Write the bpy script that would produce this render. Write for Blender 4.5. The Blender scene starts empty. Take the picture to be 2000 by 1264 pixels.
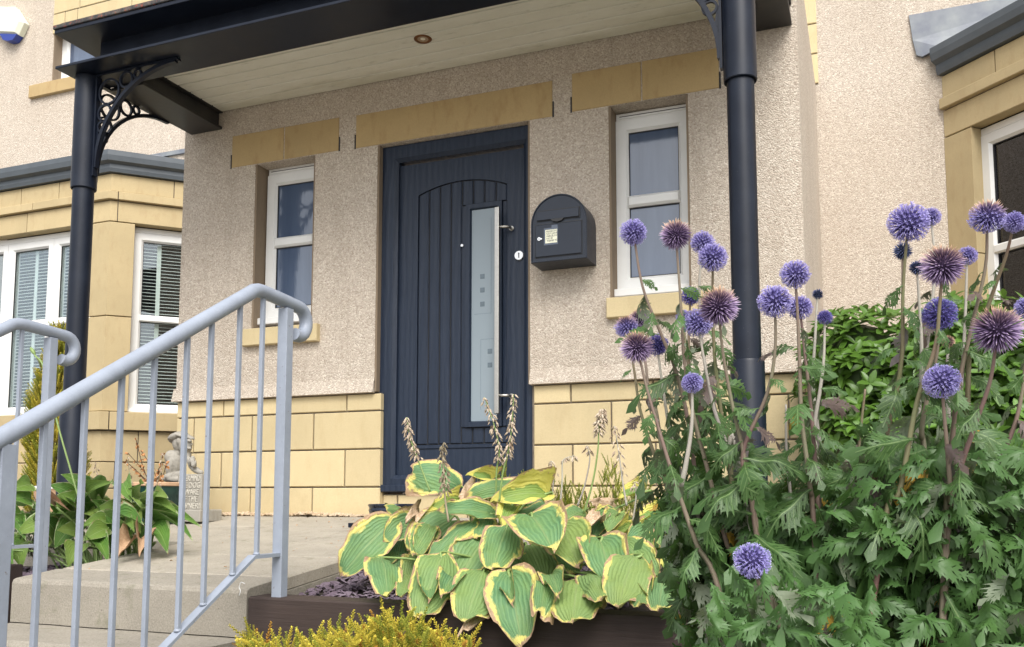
import bpy, bmesh, math, random
from mathutils import Vector, Matrix, noise
R = math.radians
C = bpy.context.scene.collection
sc = bpy.context.scene
random.seed(7)

# ------------------------------------------------------------------ camera
YAW, PITCH = R(21.5), R(5.43)
cy, sy, cp, sp = math.cos(YAW), math.sin(YAW), math.cos(PITCH), math.sin(PITCH)
FW = Vector((-sy*cp, cy*cp, sp)); RT = Vector((cy, sy, 0)); UP = RT.cross(FW)
CAM = Vector((0, -4.6, 0))
cd = bpy.data.cameras.new('camera'); cam = bpy.data.objects.new('camera', cd); C.objects.link(cam)
cd.sensor_width = 36; cd.sensor_fit = 'HORIZONTAL'; cd.lens = 36*1767/2000; cd.shift_y = 0.0862
cd.clip_start = 0.05; cd.clip_end = 2000
m3 = Matrix((RT, UP, -FW)).transposed()
cam.matrix_world = Matrix.Translation(CAM) @ m3.to_4x4()
sc.camera = cam

# ------------------------------------------------------------------ light
w = bpy.data.worlds.new('World'); sc.world = w; w.use_nodes = True
nt = w.node_tree; bg = nt.nodes['Background']
sky = nt.nodes.new('ShaderNodeTexSky'); sky.sky_type = 'NISHITA'; sky.sun_disc = False
SUN_EL, SUN_AZ = R(50), R(152)            # overcast: sky does nearly all the work
sky.sun_elevation = SUN_EL; sky.sun_rotation = SUN_AZ
sky.air_density = 1.0; sky.dust_density = 3.0; sky.ozone_density = 1.0
hs = nt.nodes.new('ShaderNodeHueSaturation'); hs.inputs['Saturation'].default_value = 0.24
nt.links.new(sky.outputs[0], hs.inputs['Color']); nt.links.new(hs.outputs[0], bg.inputs[0])
bg.inputs[1].default_value = 0.15
sd = bpy.data.lights.new('sun', 'SUN'); sun = bpy.data.objects.new('sun', sd); C.objects.link(sun)
sd.energy = 1.9; sd.angle = R(40); sd.color = (1.0, 0.96, 0.9)
sdir = Vector((math.sin(SUN_AZ)*math.cos(SUN_EL), math.cos(SUN_AZ)*math.cos(SUN_EL), math.sin(SUN_EL)))
sun.rotation_euler = sdir.to_track_quat('Z', 'Y').to_euler()
sc.view_settings.view_transform = 'Standard'; sc.view_settings.look = 'None'
sc.view_settings.gamma = 1; sc.view_settings.use_curve_mapping = False
sc.view_settings.exposure = 0.80

# ------------------------------------------------------------------ measuring helpers (photo pixel -> point on a real plane)
def ray(px, py): return FW + RT*((px-1000)/1767) - UP*((py-804.4)/1767)
def onY(px, py, Y=0.):
    d = ray(px, py); return CAM + d*((Y-CAM.y)/d.y)
def onX(px, py, X):
    d = ray(px, py); return CAM + d*((X-CAM.x)/d.x)
def depth(p): return (Vector(p)-CAM).dot(FW)

# ------------------------------------------------------------------ mesh helpers
class MB:
    def __init__(s): s.v = []; s.f = []; s.uv = []; s.mi = []
    def add(s, vs, fs, mi=0, uv=None):
        n = len(s.v); s.v += [tuple(p) for p in vs]; s.f += [tuple(i+n for i in f) for f in fs]; s.mi += [mi]*len(fs)
        s.uv += list(uv) if uv else [(0, 0)]*len(vs)
        return s
    def box(s, x0, x1, y0, y1, z0, z1, mi=0):
        return s.add([(x0,y0,z0),(x1,y0,z0),(x1,y1,z0),(x0,y1,z0),(x0,y0,z1),(x1,y0,z1),(x1,y1,z1),(x0,y1,z1)],
              [(3,2,1,0),(4,5,6,7),(0,1,5,4),(1,2,6,5),(2,3,7,6),(3,0,4,7)], mi)
    def cbox(s, x0, x1, y0, y1, z0, z1, c=.003, mi=0):   # chamfered towards -Y
        return s.add([(x0,y1,z0),(x1,y1,z0),(x1,y1,z1),(x0,y1,z1),(x0,y0+c,z0),(x1,y0+c,z0),(x1,y0+c,z1),(x0,y0+c,z1),
               (x0+c,y0,z0+c),(x1-c,y0,z0+c),(x1-c,y0,z1-c),(x0+c,y0,z1-c)],
              [(0,3,2,1),(0,1,5,4),(1,2,6,5),(2,3,7,6),(3,0,4,7),(4,5,9,8),(5,6,10,9),(6,7,11,10),(7,4,8,11),(8,9,10,11)], mi)
    def rbox(s, x0, x1, y0, y1, z0, z1, c=.004, mi=0):   # chamfered on every edge
        bm = bmesh.new(); bmesh.ops.create_cube(bm, size=1)
        for v in bm.verts: v.co = Vector(((x0+x1)/2+v.co.x*(x1-x0), (y0+y1)/2+v.co.y*(y1-y0), (z0+z1)/2+v.co.z*(z1-z0)))
        bmesh.ops.bevel(bm, geom=bm.edges[:], offset=c, segments=2, affect='EDGES', profile=.5)
        bm.verts.index_update()
        s.add([v.co[:] for v in bm.verts], [[v.index for v in f.verts] for f in bm.faces], mi); bm.free(); return s
    def tube(s, pts, r, n=8, cap=True, mi=0, square=False):
        pts = [Vector(p) for p in pts]; k = len(pts); rs = r if isinstance(r, (list, tuple)) else [r]*k
        t0 = (pts[1]-pts[0]).normalized(); a = Vector((0,0,1)) if abs(t0.z) < .9 else Vector((1,0,0))
        nx = t0.cross(a).normalized(); vs = []
        for i, p in enumerate(pts):
            t = (pts[min(i+1,k-1)]-pts[max(i-1,0)])
            t = t.normalized() if t.length > 1e-9 else t0
            nx = (nx - t*nx.dot(t)).normalized(); ny = t.cross(nx)
            for j in range(n):
                an = 2*math.pi*j/n + (math.pi/4 if square else 0); rr = rs[i]*(1.41421 if square else 1)
                vs.append(p+nx*math.cos(an)*rr+ny*math.sin(an)*rr)
        fs = [(i*n+j, i*n+(j+1)%n, (i+1)*n+(j+1)%n, (i+1)*n+j) for i in range(k-1) for j in range(n)]
        if cap: fs += [tuple(range(n))[::-1], tuple((k-1)*n+j for j in range(n))]
        return s.add(vs, fs, mi)
    def lathe(s, prof, n=24, c=(0,0), mi=0, cap=True):
        vs = [(c[0]+r*math.cos(2*math.pi*j/n), c[1]+r*math.sin(2*math.pi*j/n), z) for r, z in prof for j in range(n)]
        k = len(prof)
        fs = [(i*n+j, i*n+(j+1)%n, (i+1)*n+(j+1)%n, (i+1)*n+j) for i in range(k-1) for j in range(n)]
        if cap: fs += [tuple(range(n))[::-1], tuple((k-1)*n+j for j in range(n))]
        return s.add(vs, fs, mi)
    def prism(s, poly, y0, y1, mi=0):   # poly in xz, counterclockwise seen from -Y
        k = len(poly)
        vs = [(x, y0, z) for x, z in poly]+[(x, y1, z) for x, z in poly]
        fs = [tuple(range(k)), tuple(range(2*k-1, k-1, -1))]+[(i+k, (i+1)%k+k, (i+1)%k, i) for i in range(k)]
        return s.add(vs, fs, mi)
    def mesh(s, name, mats, smooth=False):
        me = bpy.data.meshes.new(name); me.from_pydata(s.v, [], s.f)
        for m in (mats if isinstance(mats, (list, tuple)) else [mats]): me.materials.append(m)
        me.polygons.foreach_set('material_index', s.mi)
        if any(u != (0, 0) for u in s.uv):
            ul = me.uv_layers.new(name='UVMap'); buf = []
            for l in me.loops: buf += s.uv[l.vertex_index]
            ul.data.foreach_set('uv', buf)
        if smooth: me.polygons.foreach_set('use_smooth', [True]*len(s.f))
        me.update(); return me
    def build(s, name, mats, parent=None, smooth=False, M=None):
        return link(name, s.mesh(name, mats, smooth), parent, M)

def link(name, me, parent=None, M=None):
    o = bpy.data.objects.new(name, me); C.objects.link(o)
    M = M or Matrix.Identity(4)
    if parent:
        o.parent = parent; o.matrix_basis = world(parent).inverted() @ M
    else: o.matrix_basis = M
    return o
def world(o):
    M = o.matrix_basis.copy()
    while o.parent: o = o.parent; M = o.matrix_basis @ M
    return M
def tag(o, label, cat=None, group=None, kind=None):
    if label: o['label'] = label
    if cat: o['category'] = cat
    if group: o['group'] = group
    if kind: o['kind'] = kind
    return o
def thing(name, label, cat, loc=(0,0,0), group=None):
    o = bpy.data.objects.new(name, None); C.objects.link(o); o.empty_display_size = .1
    o.matrix_basis = Matrix.Translation(Vector(loc)); return tag(o, label, cat, group)
def autosmooth(o, ang=35):
    me = o.data
    me.polygons.foreach_set('use_smooth', [True]*len(me.polygons))
    bm = bmesh.new(); bm.from_mesh(me)
    for e in bm.edges:
        e.smooth = not (len(e.link_faces) == 2 and e.calc_face_angle(0) > R(ang))
    bm.to_mesh(me); bm.free(); return o
def lerp(a, b, t): return a+(b-a)*t

# ------------------------------------------------------------------ materials
class NT:
    def __init__(s, name):
        s.m = bpy.data.materials.new(name); s.m.use_nodes = True; s.t = s.m.node_tree; s.b = s.t.nodes['Principled BSDF']
        s.tc = s.n('ShaderNodeTexCoord')
    def n(s, typ, **kw):
        x = s.t.nodes.new(typ)
        for k, v in kw.items(): setattr(x, k, v)
        return x
    def l(s, a, b): s.t.links.new(a, b)
    def coord(s, scale=(1,1,1), rnd=False, out='Object'):
        mp = s.n('ShaderNodeMapping'); mp.inputs['Scale'].default_value = scale; s.l(s.tc.outputs[out], mp.inputs[0])
        if rnd:
            oi = s.n('ShaderNodeObjectInfo'); cb = s.n('ShaderNodeVectorMath', operation='SCALE')
            cb.inputs[0].default_value = (37., 53., 71.); s.l(oi.outputs['Random'], cb.inputs['Scale']); s.l(cb.outputs[0], mp.inputs['Location'])
        return mp.outputs[0]
    def noise(s, scale, detail=4, rough=.6, co=None):
        x = s.n('ShaderNodeTexNoise'); x.inputs['Scale'].default_value = scale; x.inputs['Detail'].default_value = detail
        x.inputs['Roughness'].default_value = rough; s.l(co or s.tc.outputs['Object'], x.inputs['Vector']); return x.outputs['Fac']
    def vor(s, scale, co=None, out='Distance', feat='F1'):
        x = s.n('ShaderNodeTexVoronoi', feature=feat); x.inputs['Scale'].default_value = scale; s.l(co or s.tc.outputs['Object'], x.inputs['Vector']); return x.outputs[out]
    def ramp(s, fac, stops, interp='LINEAR'):
        x = s.n('ShaderNodeValToRGB'); e = x.color_ramp.elements; x.color_ramp.interpolation = interp
        while len(e) < len(stops): e.new(.5)
        for q, (p, c) in zip(e, stops): q.position = p; q.color = (*c, 1) if len(c) == 3 else c
        s.l(fac, x.inputs[0]); return x.outputs[0]
    def mix(s, fac, a, b, typ='MIX'):
        x = s.n('ShaderNodeMix', data_type='RGBA', blend_type=typ)
        for sock, val in ((x.inputs['Factor'], fac), (x.inputs['A'], a), (x.inputs['B'], b)):
            if hasattr(val, 'links'): s.l(val, sock)
            else: sock.default_value = val if isinstance(val, (int, float)) else (*val, 1)
        return x.outputs['Result']
    def math(s, op, a, b=0., clamp=False):
        x = s.n('ShaderNodeMath', operation=op, use_clamp=clamp)
        for i, v in enumerate((a, b)):
            if hasattr(v, 'links'): s.l(v, x.inputs[i])
            else: x.inputs[i].default_value = v
        return x.outputs[0]
    def rnd(s): return s.n('ShaderNodeObjectInfo').outputs['Random']
    def sep(s, v):
        x = s.n('ShaderNodeSeparateXYZ'); s.l(v, x.inputs[0]); return x.outputs
    def bump(s, h, strength=.4, dist=.005, prev=None):
        x = s.n('ShaderNodeBump'); x.inputs['Strength'].default_value = strength; x.inputs['Distance'].default_value = dist
        s.l(h, x.inputs['Height'])
        if prev: s.l(prev, x.inputs['Normal'])
        return x.outputs[0]
    def fin(s, col=None, rough=None, bump=None, metal=None, spec=None, ior=None):
        for name, v in (('Base Color', col), ('Roughness', rough), ('Normal', bump), ('Metallic', metal), ('Specular IOR Level', spec), ('IOR', ior)):
            if v is None: continue
            if hasattr(v, 'links'): s.l(v, s.b.inputs[name])
            else: s.b.inputs[name].default_value = (*v, 1) if isinstance(v, tuple) else v
        return s.m

def mat_render():
    t = NT('roughcast render')
    co = t.coord()
    d = t.vor(135, co); rc = t.sep(t.vor(135, co, 'Color'))[0]
    fine = t.noise(260, 3, .7, co)
    big = t.noise(1.6, 4, .6, co)
    base = t.ramp(rc, [(0, (.34,.275,.22)), (.25, (.48,.41,.335)), (.7, (.545,.475,.395)), (.93, (.70,.64,.55))])
    base = t.mix(t.ramp(fine, [(.3,(0,0,0)),(.75,(1,1,1))]), base, t.mix(.5, base, (.62,.54,.46)))
    base = t.mix(t.ramp(big, [(.35,(0,0,0)),(.7,(.25,.25,.25))]), base, (.42,.34,.26))
    st = t.noise(3.2, 5, .7, t.coord((2.2, 2.2, .22)))
    base = t.mix(t.ramp(st, [(.52,(0,0,0)),(.75,(.35,.35,.35))]), base, (.33,.27,.21))
    h = t.math('ADD', t.math('MULTIPLY', t.math('SUBTRACT', .8, d), 1.), t.math('MULTIPLY', fine, .5))
    return t.fin(base, .92, t.bump(h, .9, .0045), spec=.2)
def mat_stone(name, c, var=.12, stain=(.30,.21,.10), stainamt=.3, rough=.85, grain=1.0):
    t = NT(name); co = t.coord(rnd=True)
    n1 = t.noise(3.5, 5, .6, co); n2 = t.noise(140, 3, .6, co); n3 = t.noise(18, 4, .6, t.coord((1,1,.35), rnd=True))
    col = t.mix(t.ramp(n1, [(.3,(0,0,0)),(.75,(1,1,1))]), tuple(x*.93 for x in c), tuple(min(1,x*1.07) for x in c))
    col = t.mix(t.ramp(n3, [(.52,(0,0,0)),(.8,(stainamt,)*3)]), col, stain)
    r = t.rnd(); v = t.math('ADD', t.math('MULTIPLY', r, 2*var), 1-var)
    cm = t.n('ShaderNodeCombineColor'); [t.l(v, cm.inputs[i]) for i in range(3)]
    col = t.mix(1., col, cm.outputs[0], 'MULTIPLY')
    col = t.mix(t.ramp(n2, [(.4,(0,0,0)),(.8,(.25,.25,.25))]), col, tuple(x*.62 for x in c))
    return t.fin(col, rough, t.bump(t.math('ADD', n2, t.math('MULTIPLY', n3, .6)), .28*grain, .002), spec=.25)
def mat_plain(name, c, rough=.5, metal=0, n=.0, nscale=30, bump=0., bscale=120, spec=.5, c2=None):
    t = NT(name); co = t.coord(rnd=True)
    f = t.noise(nscale, 4, .6, co)
    c2 = c2 or tuple(x*(1-n) for x in c)
    col = t.mix(t.ramp(f, [(.35,(0,0,0)),(.7,(1,1,1))]), c, c2)
    b = t.bump(t.noise(bscale, 3, .6, co), bump, .002) if bump else None
    rr = t.math('ADD', t.math('MULTIPLY', f, .18), rough-.09)
    return t.fin(col, rr, b, metal, spec)
def mat_door():
    t = NT('blue grey grained door paint')
    co = t.coord((1, 1, .09)); g = t.noise(95, 5, .7, co); g2 = t.noise(16, 3, .7, t.coord((1,1,.16)))
    wv = t.n('ShaderNodeTexWave', wave_type='RINGS', rings_direction='Y'); wv.inputs['Scale'].default_value = 8; wv.inputs['Distortion'].default_value = 7
    wv.inputs['Detail'].default_value = 3; t.l(t.coord((1,1,.22)), wv.inputs['Vector'])
    col = t.mix(t.ramp(g, [(.35,(0,0,0)),(.7,(1,1,1))]), (.010,.018,.036), (.017,.027,.050))
    h = t.math('ADD', t.math('MULTIPLY', g, .7), t.math('ADD', t.math('MULTIPLY', wv.outputs[0], .5), g2))
    return t.fin(col, .42, t.bump(h, .6, .003), spec=.4)
def mat_metalpaint():
    t = NT('dark blue black gloss paint')
    f = t.noise(7, 5, .6); sp_ = t.noise(120, 2, .5)
    col = t.mix(t.ramp(f, [(.4,(0,0,0)),(.75,(1,1,1))]), (.005,.008,.017), (.010,.015,.028))
    col = t.mix(t.ramp(sp_, [(.72,(0,0,0)),(.78,(.3,.3,.3))]), col, (.14,.14,.15))
    return t.fin(col, t.math('ADD', t.math('MULTIPLY', f, .3), .24), t.bump(f, .1, .004), spec=.33)
def mat_rusty():
    t = NT('weathered canopy edge')
    f = t.noise(14, 6, .75); f2 = t.noise(45, 5, .7)
    col = t.mix(t.ramp(f, [(.45,(0,0,0)),(.6,(1,1,1))]), (.03,.032,.036), (.11,.09,.075))
    col = t.mix(t.ramp(f2, [(.56,(0,0,0)),(.66,(1,1,1))]), col, (.28,.06,.035))
    return t.fin(col, .8, t.bump(f2, .6, .004))
def mat_soffit():
    t = NT('cream painted soffit board')
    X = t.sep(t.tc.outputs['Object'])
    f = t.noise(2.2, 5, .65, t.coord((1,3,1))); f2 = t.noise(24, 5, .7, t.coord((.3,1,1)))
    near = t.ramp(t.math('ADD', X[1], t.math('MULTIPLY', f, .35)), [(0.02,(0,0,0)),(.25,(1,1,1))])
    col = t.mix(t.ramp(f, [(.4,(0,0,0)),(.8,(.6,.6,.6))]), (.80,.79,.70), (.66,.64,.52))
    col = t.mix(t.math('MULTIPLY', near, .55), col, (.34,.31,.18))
    col = t.mix(t.ramp(f2, [(.58,(0,0,0)),(.75,(.5,.5,.5))]), col, (.36,.35,.26))
    return t.fin(col, .55, t.bump(f2, .15, .002))
def mat_concrete(name, c, lichen=True):
    t = NT(name); co = t.coord()
    f = t.noise(5, 6, .7, co); g = t.noise(160, 4, .7, co); v = t.vor(70, co)
    col = t.mix(t.ramp(f, [(.3,(0,0,0)),(.7,(1,1,1))]), tuple(x*.82 for x in c), tuple(x*1.12 for x in c))
    col = t.mix(t.ramp(g, [(.35,(0,0,0)),(.75,(1,1,1))]), col, t.mix(.35, col, (.62,.58,.5)))
    if lichen: col = t.mix(t.ramp(t.noise(13, 5, .7, co), [(.55,(0,0,0)),(.7,(.5,.5,.5))]), col, (.16,.16,.10))
    col = t.mix(t.ramp(t.vor(26, co), [(.05,(.8,.8,.8)),(.09,(0,0,0))]), col, (.12,.10,.08))
    h = t.math('ADD', g, t.math('MULTIPLY', t.ramp(v, [(.0,(0,0,0)),(.2,(1,1,1))]), .4))
    return t.fin(col, .9, t.bump(h, .5, .003), spec=.2)
def mat_timber():
    t = NT('dark stained timber')
    g = t.noise(60, 5, .7, t.coord((.07,1,1))); f = t.noise(4, 4, .6)
    col = t.mix(g, (.020,.012,.010), (.060,.038,.030)); col = t.mix(t.math('MULTIPLY', f, .5), col, (.052,.036,.032))
    return t.fin(col, .7, t.bump(g, .5, .004))
def mat_leaf(name, top, under, var=.25, rough=.5, spec=.35, vein=None, trans=.25):
    t = NT(name)
    r = t.rnd(); f = t.noise(9, 3, .6, t.coord(rnd=True))
    a = t.mix(t.math('MULTIPLY', r, .9), tuple(x*(1-var) for x in top), tuple(x*(1+var) for x in top))
    a = t.mix(t.math('MULTIPLY', f, .6), a, tuple(x*q for x, q in zip(top, (1.35,1.15,.8))))
    if vein is not None:
        u = t.sep(t.tc.outputs['UV'])[0]
        mid = t.ramp(t.math('ABSOLUTE', u), [(0.02,(1,1,1)),(.09,(0,0,0))]); a = t.mix(mid, a, vein)
    ge = t.n('ShaderNodeNewGeometry').outputs['Backfacing']
    col = t.mix(ge, a, under)
    m = t.fin(col, rough, t.bump(t.noise(60, 2, .5), .25, .002), spec=spec)
    if trans:
        tr = t.n('ShaderNodeBsdfTranslucent'); t.l(t.mix(.5, col, (.25,.4,.05)), tr.inputs[0])
        mx = t.n('ShaderNodeMixShader'); mx.inputs[0].default_value = trans
        t.l(t.b.outputs[0], mx.inputs[1]); t.l(tr.outputs[0], mx.inputs[2]); t.l(mx.outputs[0], t.t.nodes['Material Output'].inputs[0])
    return m
def mat_hosta(name, centre, centre2, edge, brown_amt, under, edgew=.30):
    # uv: u = -1..1 across the blade, v = 0..1 from base to tip
    t = NT(name); uv = t.sep(t.tc.outputs['UV']); u, v = uv[0], uv[1]
    co = t.coord(rnd=True); nn = t.noise(3.5, 4, .6, co); nb = t.noise(6, 5, .7, co); r = t.rnd()
    au = t.math('ABSOLUTE', u)
    tipd = t.math('MULTIPLY', t.math('SUBTRACT', 1., v), 2.6)           # shrinks towards the tip
    ed = t.math('MINIMUM', t.math('SUBTRACT', 1., au), tipd)            # 0 at the rim
    e = t.math('ADD', ed, t.math('MULTIPLY', t.math('SUBTRACT', nn, .5), .75))
    e = t.math('ADD', e, t.math('MULTIPLY', t.math('SUBTRACT', r, .5), .12))
    # veins follow the blade
    wv = t.math('SINE', t.math('ADD', t.math('MULTIPLY', u, 40.), t.math('MULTIPLY', t.noise(5, 3, .6, co), 7.)))
    c = t.mix(t.ramp(wv, [(0,(0,0,0)),(1,(1,1,1))]), centre, centre2)
    c = t.mix(t.ramp(t.noise(2, 3, .6, co), [(.4,(0,0,0)),(.7,(.6,.6,.6))]), c, tuple(x*y for x, y in zip(centre, (1.7,1.25,.75))))
    c = t.mix(t.math('MULTIPLY', t.math('POWER', r, 2.), .45), c, (.36,.42,.10))
    c = t.mix(t.ramp(au, [(.01,(.5,.5,.5)),(.05,(0,0,0))]), c, (.30,.38,.16))
    y = t.mix(t.noise(7, 3, .6, co), edge, tuple(min(1,x*q) for x, q in zip(edge, (1.15,1.2,2.0))))
    col = t.mix(t.ramp(e, [(edgew-.03,(1,1,1)),(edgew+.05,(0,0,0))]), c, y)
    be = t.math('ADD', t.math('MULTIPLY', ed, 2.2), t.math('MULTIPLY', t.math('SUBTRACT', nb, .5), 1.6))
    be = t.math('ADD', be, t.math('MULTIPLY', r, .12))
    br = t.ramp(be, [(brown_amt-.06,(1,1,1)),(brown_amt+.03,(0,0,0))])
    col = t.mix(br, col, t.mix(t.noise(20, 3, .6, co), (.34,.17,.08), (.55,.42,.28)))
    spots = t.ramp(t.noise(26, 2, .5, co), [(.77,(0,0,0)),(.80,(1,1,1))])
    col = t.mix(t.math('MULTIPLY', spots, .8), col, (.10,.06,.03))
    ge = t.n('ShaderNodeNewGeometry').outputs['Backfacing']; col = t.mix(ge, col, t.mix(.5, col, under))
    h = t.math('ADD', t.math('MULTIPLY', wv, .22), t.noise(7, 5, .7, co))
    m = t.fin(col, .5, t.bump(h, .6, .006), spec=.35)
    tr = t.n('ShaderNodeBsdfTranslucent'); t.l(col, tr.inputs[0]); mx = t.n('ShaderNodeMixShader'); mx.inputs[0].default_value = .22
    t.l(t.b.outputs[0], mx.inputs[1]); t.l(tr.outputs[0], mx.inputs[2]); t.l(mx.outputs[0], t.t.nodes['Material Output'].inputs[0])
    return m
def mat_head(name, stops):
    t = NT(name); co = t.tc.outputs['Object']
    ln = t.n('ShaderNodeVectorMath', operation='LENGTH'); t.l(co, ln.inputs[0])
    z = t.sep(co)[2]
    k = t.math('ADD', ln.outputs['Value'], t.math('MULTIPLY', t.math('SUBTRACT', t.noise(5, 2, .5, co), .5), .18))
    return t.fin(t.ramp(k, stops), .7, spec=.2)
def mat_glass(name, refl=.28, tint=(.90,.94,.93), rough=.01):
    t = NT(name); tr = t.n('ShaderNodeBsdfTransparent'); tr.inputs[0].default_value = (*tint, 1)
    gl = t.n('ShaderNodeBsdfGlossy'); gl.inputs['Roughness'].default_value = rough; gl.inputs[0].default_value = (.9,.95,1,1)
    lw = t.n('ShaderNodeLayerWeight'); lw.inputs[0].default_value = .35
    f = t.math('ADD', t.math('MULTIPLY', lw.outputs['Fresnel'], .3), refl*.5, True)
    mx = t.n('ShaderNodeMixShader'); t.l(f, mx.inputs[0]); t.l(tr.outputs[0], mx.inputs[1]); t.l(gl.outputs[0], mx.inputs[2])
    t.l(mx.outputs[0], t.t.nodes['Material Output'].inputs[0]); return t.m

RENDER = mat_render()
STONE = mat_stone('yellow cast stone block', (.58,.475,.28), .08, (.42,.30,.15), .3)
LINTEL = mat_stone('ochre sandstone', (.47,.345,.175), .05, (.30,.17,.07), .55)
BAYST = mat_stone('bay sandstone', (.47,.375,.215), .06, (.33,.22,.11), .4)
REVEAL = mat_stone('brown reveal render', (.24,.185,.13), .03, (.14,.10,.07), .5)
MORTAR = mat_plain('grey brown mortar', (.20,.165,.125), .95, n=.35, bump=.4)
MPAINT = mat_metalpaint(); RUSTY = mat_rusty(); SOFFIT = mat_soffit(); DOORP = mat_door()
BLACK = mat_plain('tarred black beam paint', (.012,.013,.016), .45, n=.5, nscale=9, c2=(.035,.032,.03), bump=.3, bscale=25)
RT_ = NT('blue grey rail paint'); _f = RT_.noise(9, 5, .7); _g = RT_.noise(55, 3, .6)
_c = RT_.mix(RT_.ramp(_f, [(.35,(0,0,0)),(.7,(1,1,1))]), (.30,.335,.40), (.25,.28,.335))
_c = RT_.mix(RT_.ramp(_g, [(.70,(0,0,0)),(.74,(.7,.7,.7))]), _c, (.16,.12,.10))
RAIL = RT_.fin(_c, RT_.math('ADD', RT_.math('MULTIPLY', _f, .3), .3), RT_.bump(RT_.math('ADD', _f, _g), .22, .003), spec=.4)
UPVC = mat_plain('white plastic', (.78,.78,.76), .35, n=.08, nscale=5)
GREYSEAL = mat_plain('dark seal', (.03,.03,.032), .6)
OBSC = NT('obscured window glass')
_c = OBSC.coord((1,1,.25)); _b = OBSC.bump(OBSC.noise(55, 2, .5, _c), .08, .002)
OBSC = OBSC.fin(OBSC.mix(OBSC.noise(14, 4, .6, OBSC.coord((1,1,.12))), (.045,.068,.125), (.12,.16,.24)), .06, _b, ior=2.0, spec=.5)  # streaky blue base imitates reflections and curtain folds in the panes
FROST = NT('frosted door glass'); FROST = FROST.fin((.235,.285,.32), .3, FROST.bump(FROST.noise(300,2,.5), .1, .001), spec=.6)
FROSTD = mat_plain('clear etched square', (.13,.17,.20), .25, n=.2)
FROSTL = mat_plain('clear etched line', (.20,.25,.29), .25, n=.1)
GLASS = mat_glass('window glass', .14); DGLASS = mat_glass('glass with room shade', .12, (.30,.28,.30))  # second tint puts the darkness of the right bay's room into the glass
INNER = mat_plain('room shade colour', (.03,.03,.032), .9, n=.4)  # dark colour stands in for the unlit depth behind the panes
BLINDM = mat_plain('white blind slat', (.86,.87,.85), .4, n=.05)
STEEL = mat_plain('brushed steel', (.50,.48,.44), .36, 1., n=.1, nscale=60)
CHROME = mat_plain('bright lock metal', (.85,.85,.85), .25, .6, n=.05)
MAIL = mat_plain('anthracite powder coat', (.011,.017,.031), .42, n=.1, bump=.15, bscale=300)
PAPER = mat_plain('cream note paper', (.78,.78,.62), .8, n=.04)
INK = mat_plain('black ink', (.02,.02,.03), .6)
TAPE = mat_plain('clear sticky tape', (.10,.12,.16), .25, n=.1)
LEAD = mat_plain('weathered lead', (.14,.155,.19), .55, n=.3, nscale=6, c2=(.24,.26,.27), bump=.15, bscale=18)
GUTTER = mat_plain('grey gutter plastic', (.085,.10,.115), .5, n=.15, nscale=8)
SLAB = mat_concrete('pale concrete slab', (.325,.29,.235)); STEPM = mat_concrete('weathered step concrete', (.25,.225,.185))
TIMBER = mat_timber()
SLATE = mat_plain('plum slate chips', (.105,.075,.10), .6, n=.0, nscale=3, c2=(.17,.13,.165), bump=.3, bscale=40)
SOIL = mat_plain('dark soil', (.035,.026,.02), .95, n=.5, bump=.8, bscale=60)
GRAV = mat_plain('buff gravel', (.46,.33,.20), .85, n=.0, c2=(.55,.45,.33), nscale=12)
ASPH = mat_concrete('pale bounce pavement', (.28,.26,.23), False)  # tone lifted so the ground bounces light up under the canopy
STATUE = mat_stone('carved grey stone', (.33,.31,.27), .02, (.12,.11,.09), .55, grain=2.)
STATL = mat_plain('pale letter face', (.56,.53,.46), .9, n=.2)  # raised letters paler than the plaque for contrast
GREENPOT = mat_plain('dark green glaze', (.012,.05,.04), .25, n=.3, nscale=10)
TERRA = mat_plain('pale terracotta rim', (.52,.33,.20), .75, n=.2)
NAVYPOT = mat_plain('navy glazed pot', (.012,.018,.035), .18, n=.4)
ALARMW = mat_plain('cream alarm casing', (.70,.71,.58), .4, n=.05); ALARMB = mat_plain('blue alarm base', (.02,.045,.26), .35)
TH_LEAF = mat_leaf('globe thistle leaf', (.046,.107,.030), (.21,.25,.17), .45, .45, .4, vein=(.16,.24,.09), trans=.15)
TH_YEL = mat_leaf('yellowed thistle leaf', (.42,.27,.04), (.4,.3,.1), .2, trans=.2)
TH_PUR = mat_leaf('purple tinged leaf', (.10,.075,.075), (.2,.17,.17), .25, trans=.1)
ST_G = mat_plain('green stem', (.17,.20,.085), .6, n=.0, c2=(.20,.10,.09), nscale=4)
ST_P = mat_plain('purple stem', (.20,.12,.11), .6, n=.0, c2=(.20,.20,.12), nscale=5)
ST_L = mat_plain('pale woolly stem', (.42,.40,.33), .8, n=.0, c2=(.30,.26,.24), nscale=5)
LAUREL = mat_leaf('bright green shrub leaf', (.080,.18,.026), (.12,.20,.06), .35, .38, .45, vein=(.20,.32,.07), trans=.2)
GHOSTA = mat_hosta('green hosta leaf', (.075,.185,.035), (.12,.26,.055), (.36,.42,.16), .04, (.14,.24,.08), .07)
HOSTA = mat_hosta('variegated hosta leaf', (.115,.245,.11), (.175,.325,.145), (.66,.58,.13), .27, (.20,.30,.10), .19)
HOSTAY = mat_hosta('yellowing hosta leaf', (.15,.27,.07), (.21,.34,.10), (.62,.56,.10), .2, (.3,.4,.05), .5)
DRY = mat_plain('dried brown leaf', (.42,.27,.16), .85, n=.0, c2=(.62,.50,.36), nscale=14, bump=.6, bscale=40)
DRYORG = mat_plain('orange dried leaf', (.42,.17,.05), .8, n=.0, c2=(.55,.30,.14), nscale=8)
SEED = mat_plain('dried pods', (.36,.27,.19), .85, n=.0, c2=(.58,.49,.38), nscale=20)
SEEDD = mat_plain('dark dried pods', (.20,.17,.11), .85, n=.0, c2=(.36,.29,.20), nscale=20)
HSTEM = mat_plain('pale green petiole', (.22,.32,.10), .5, n=.2)
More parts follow.
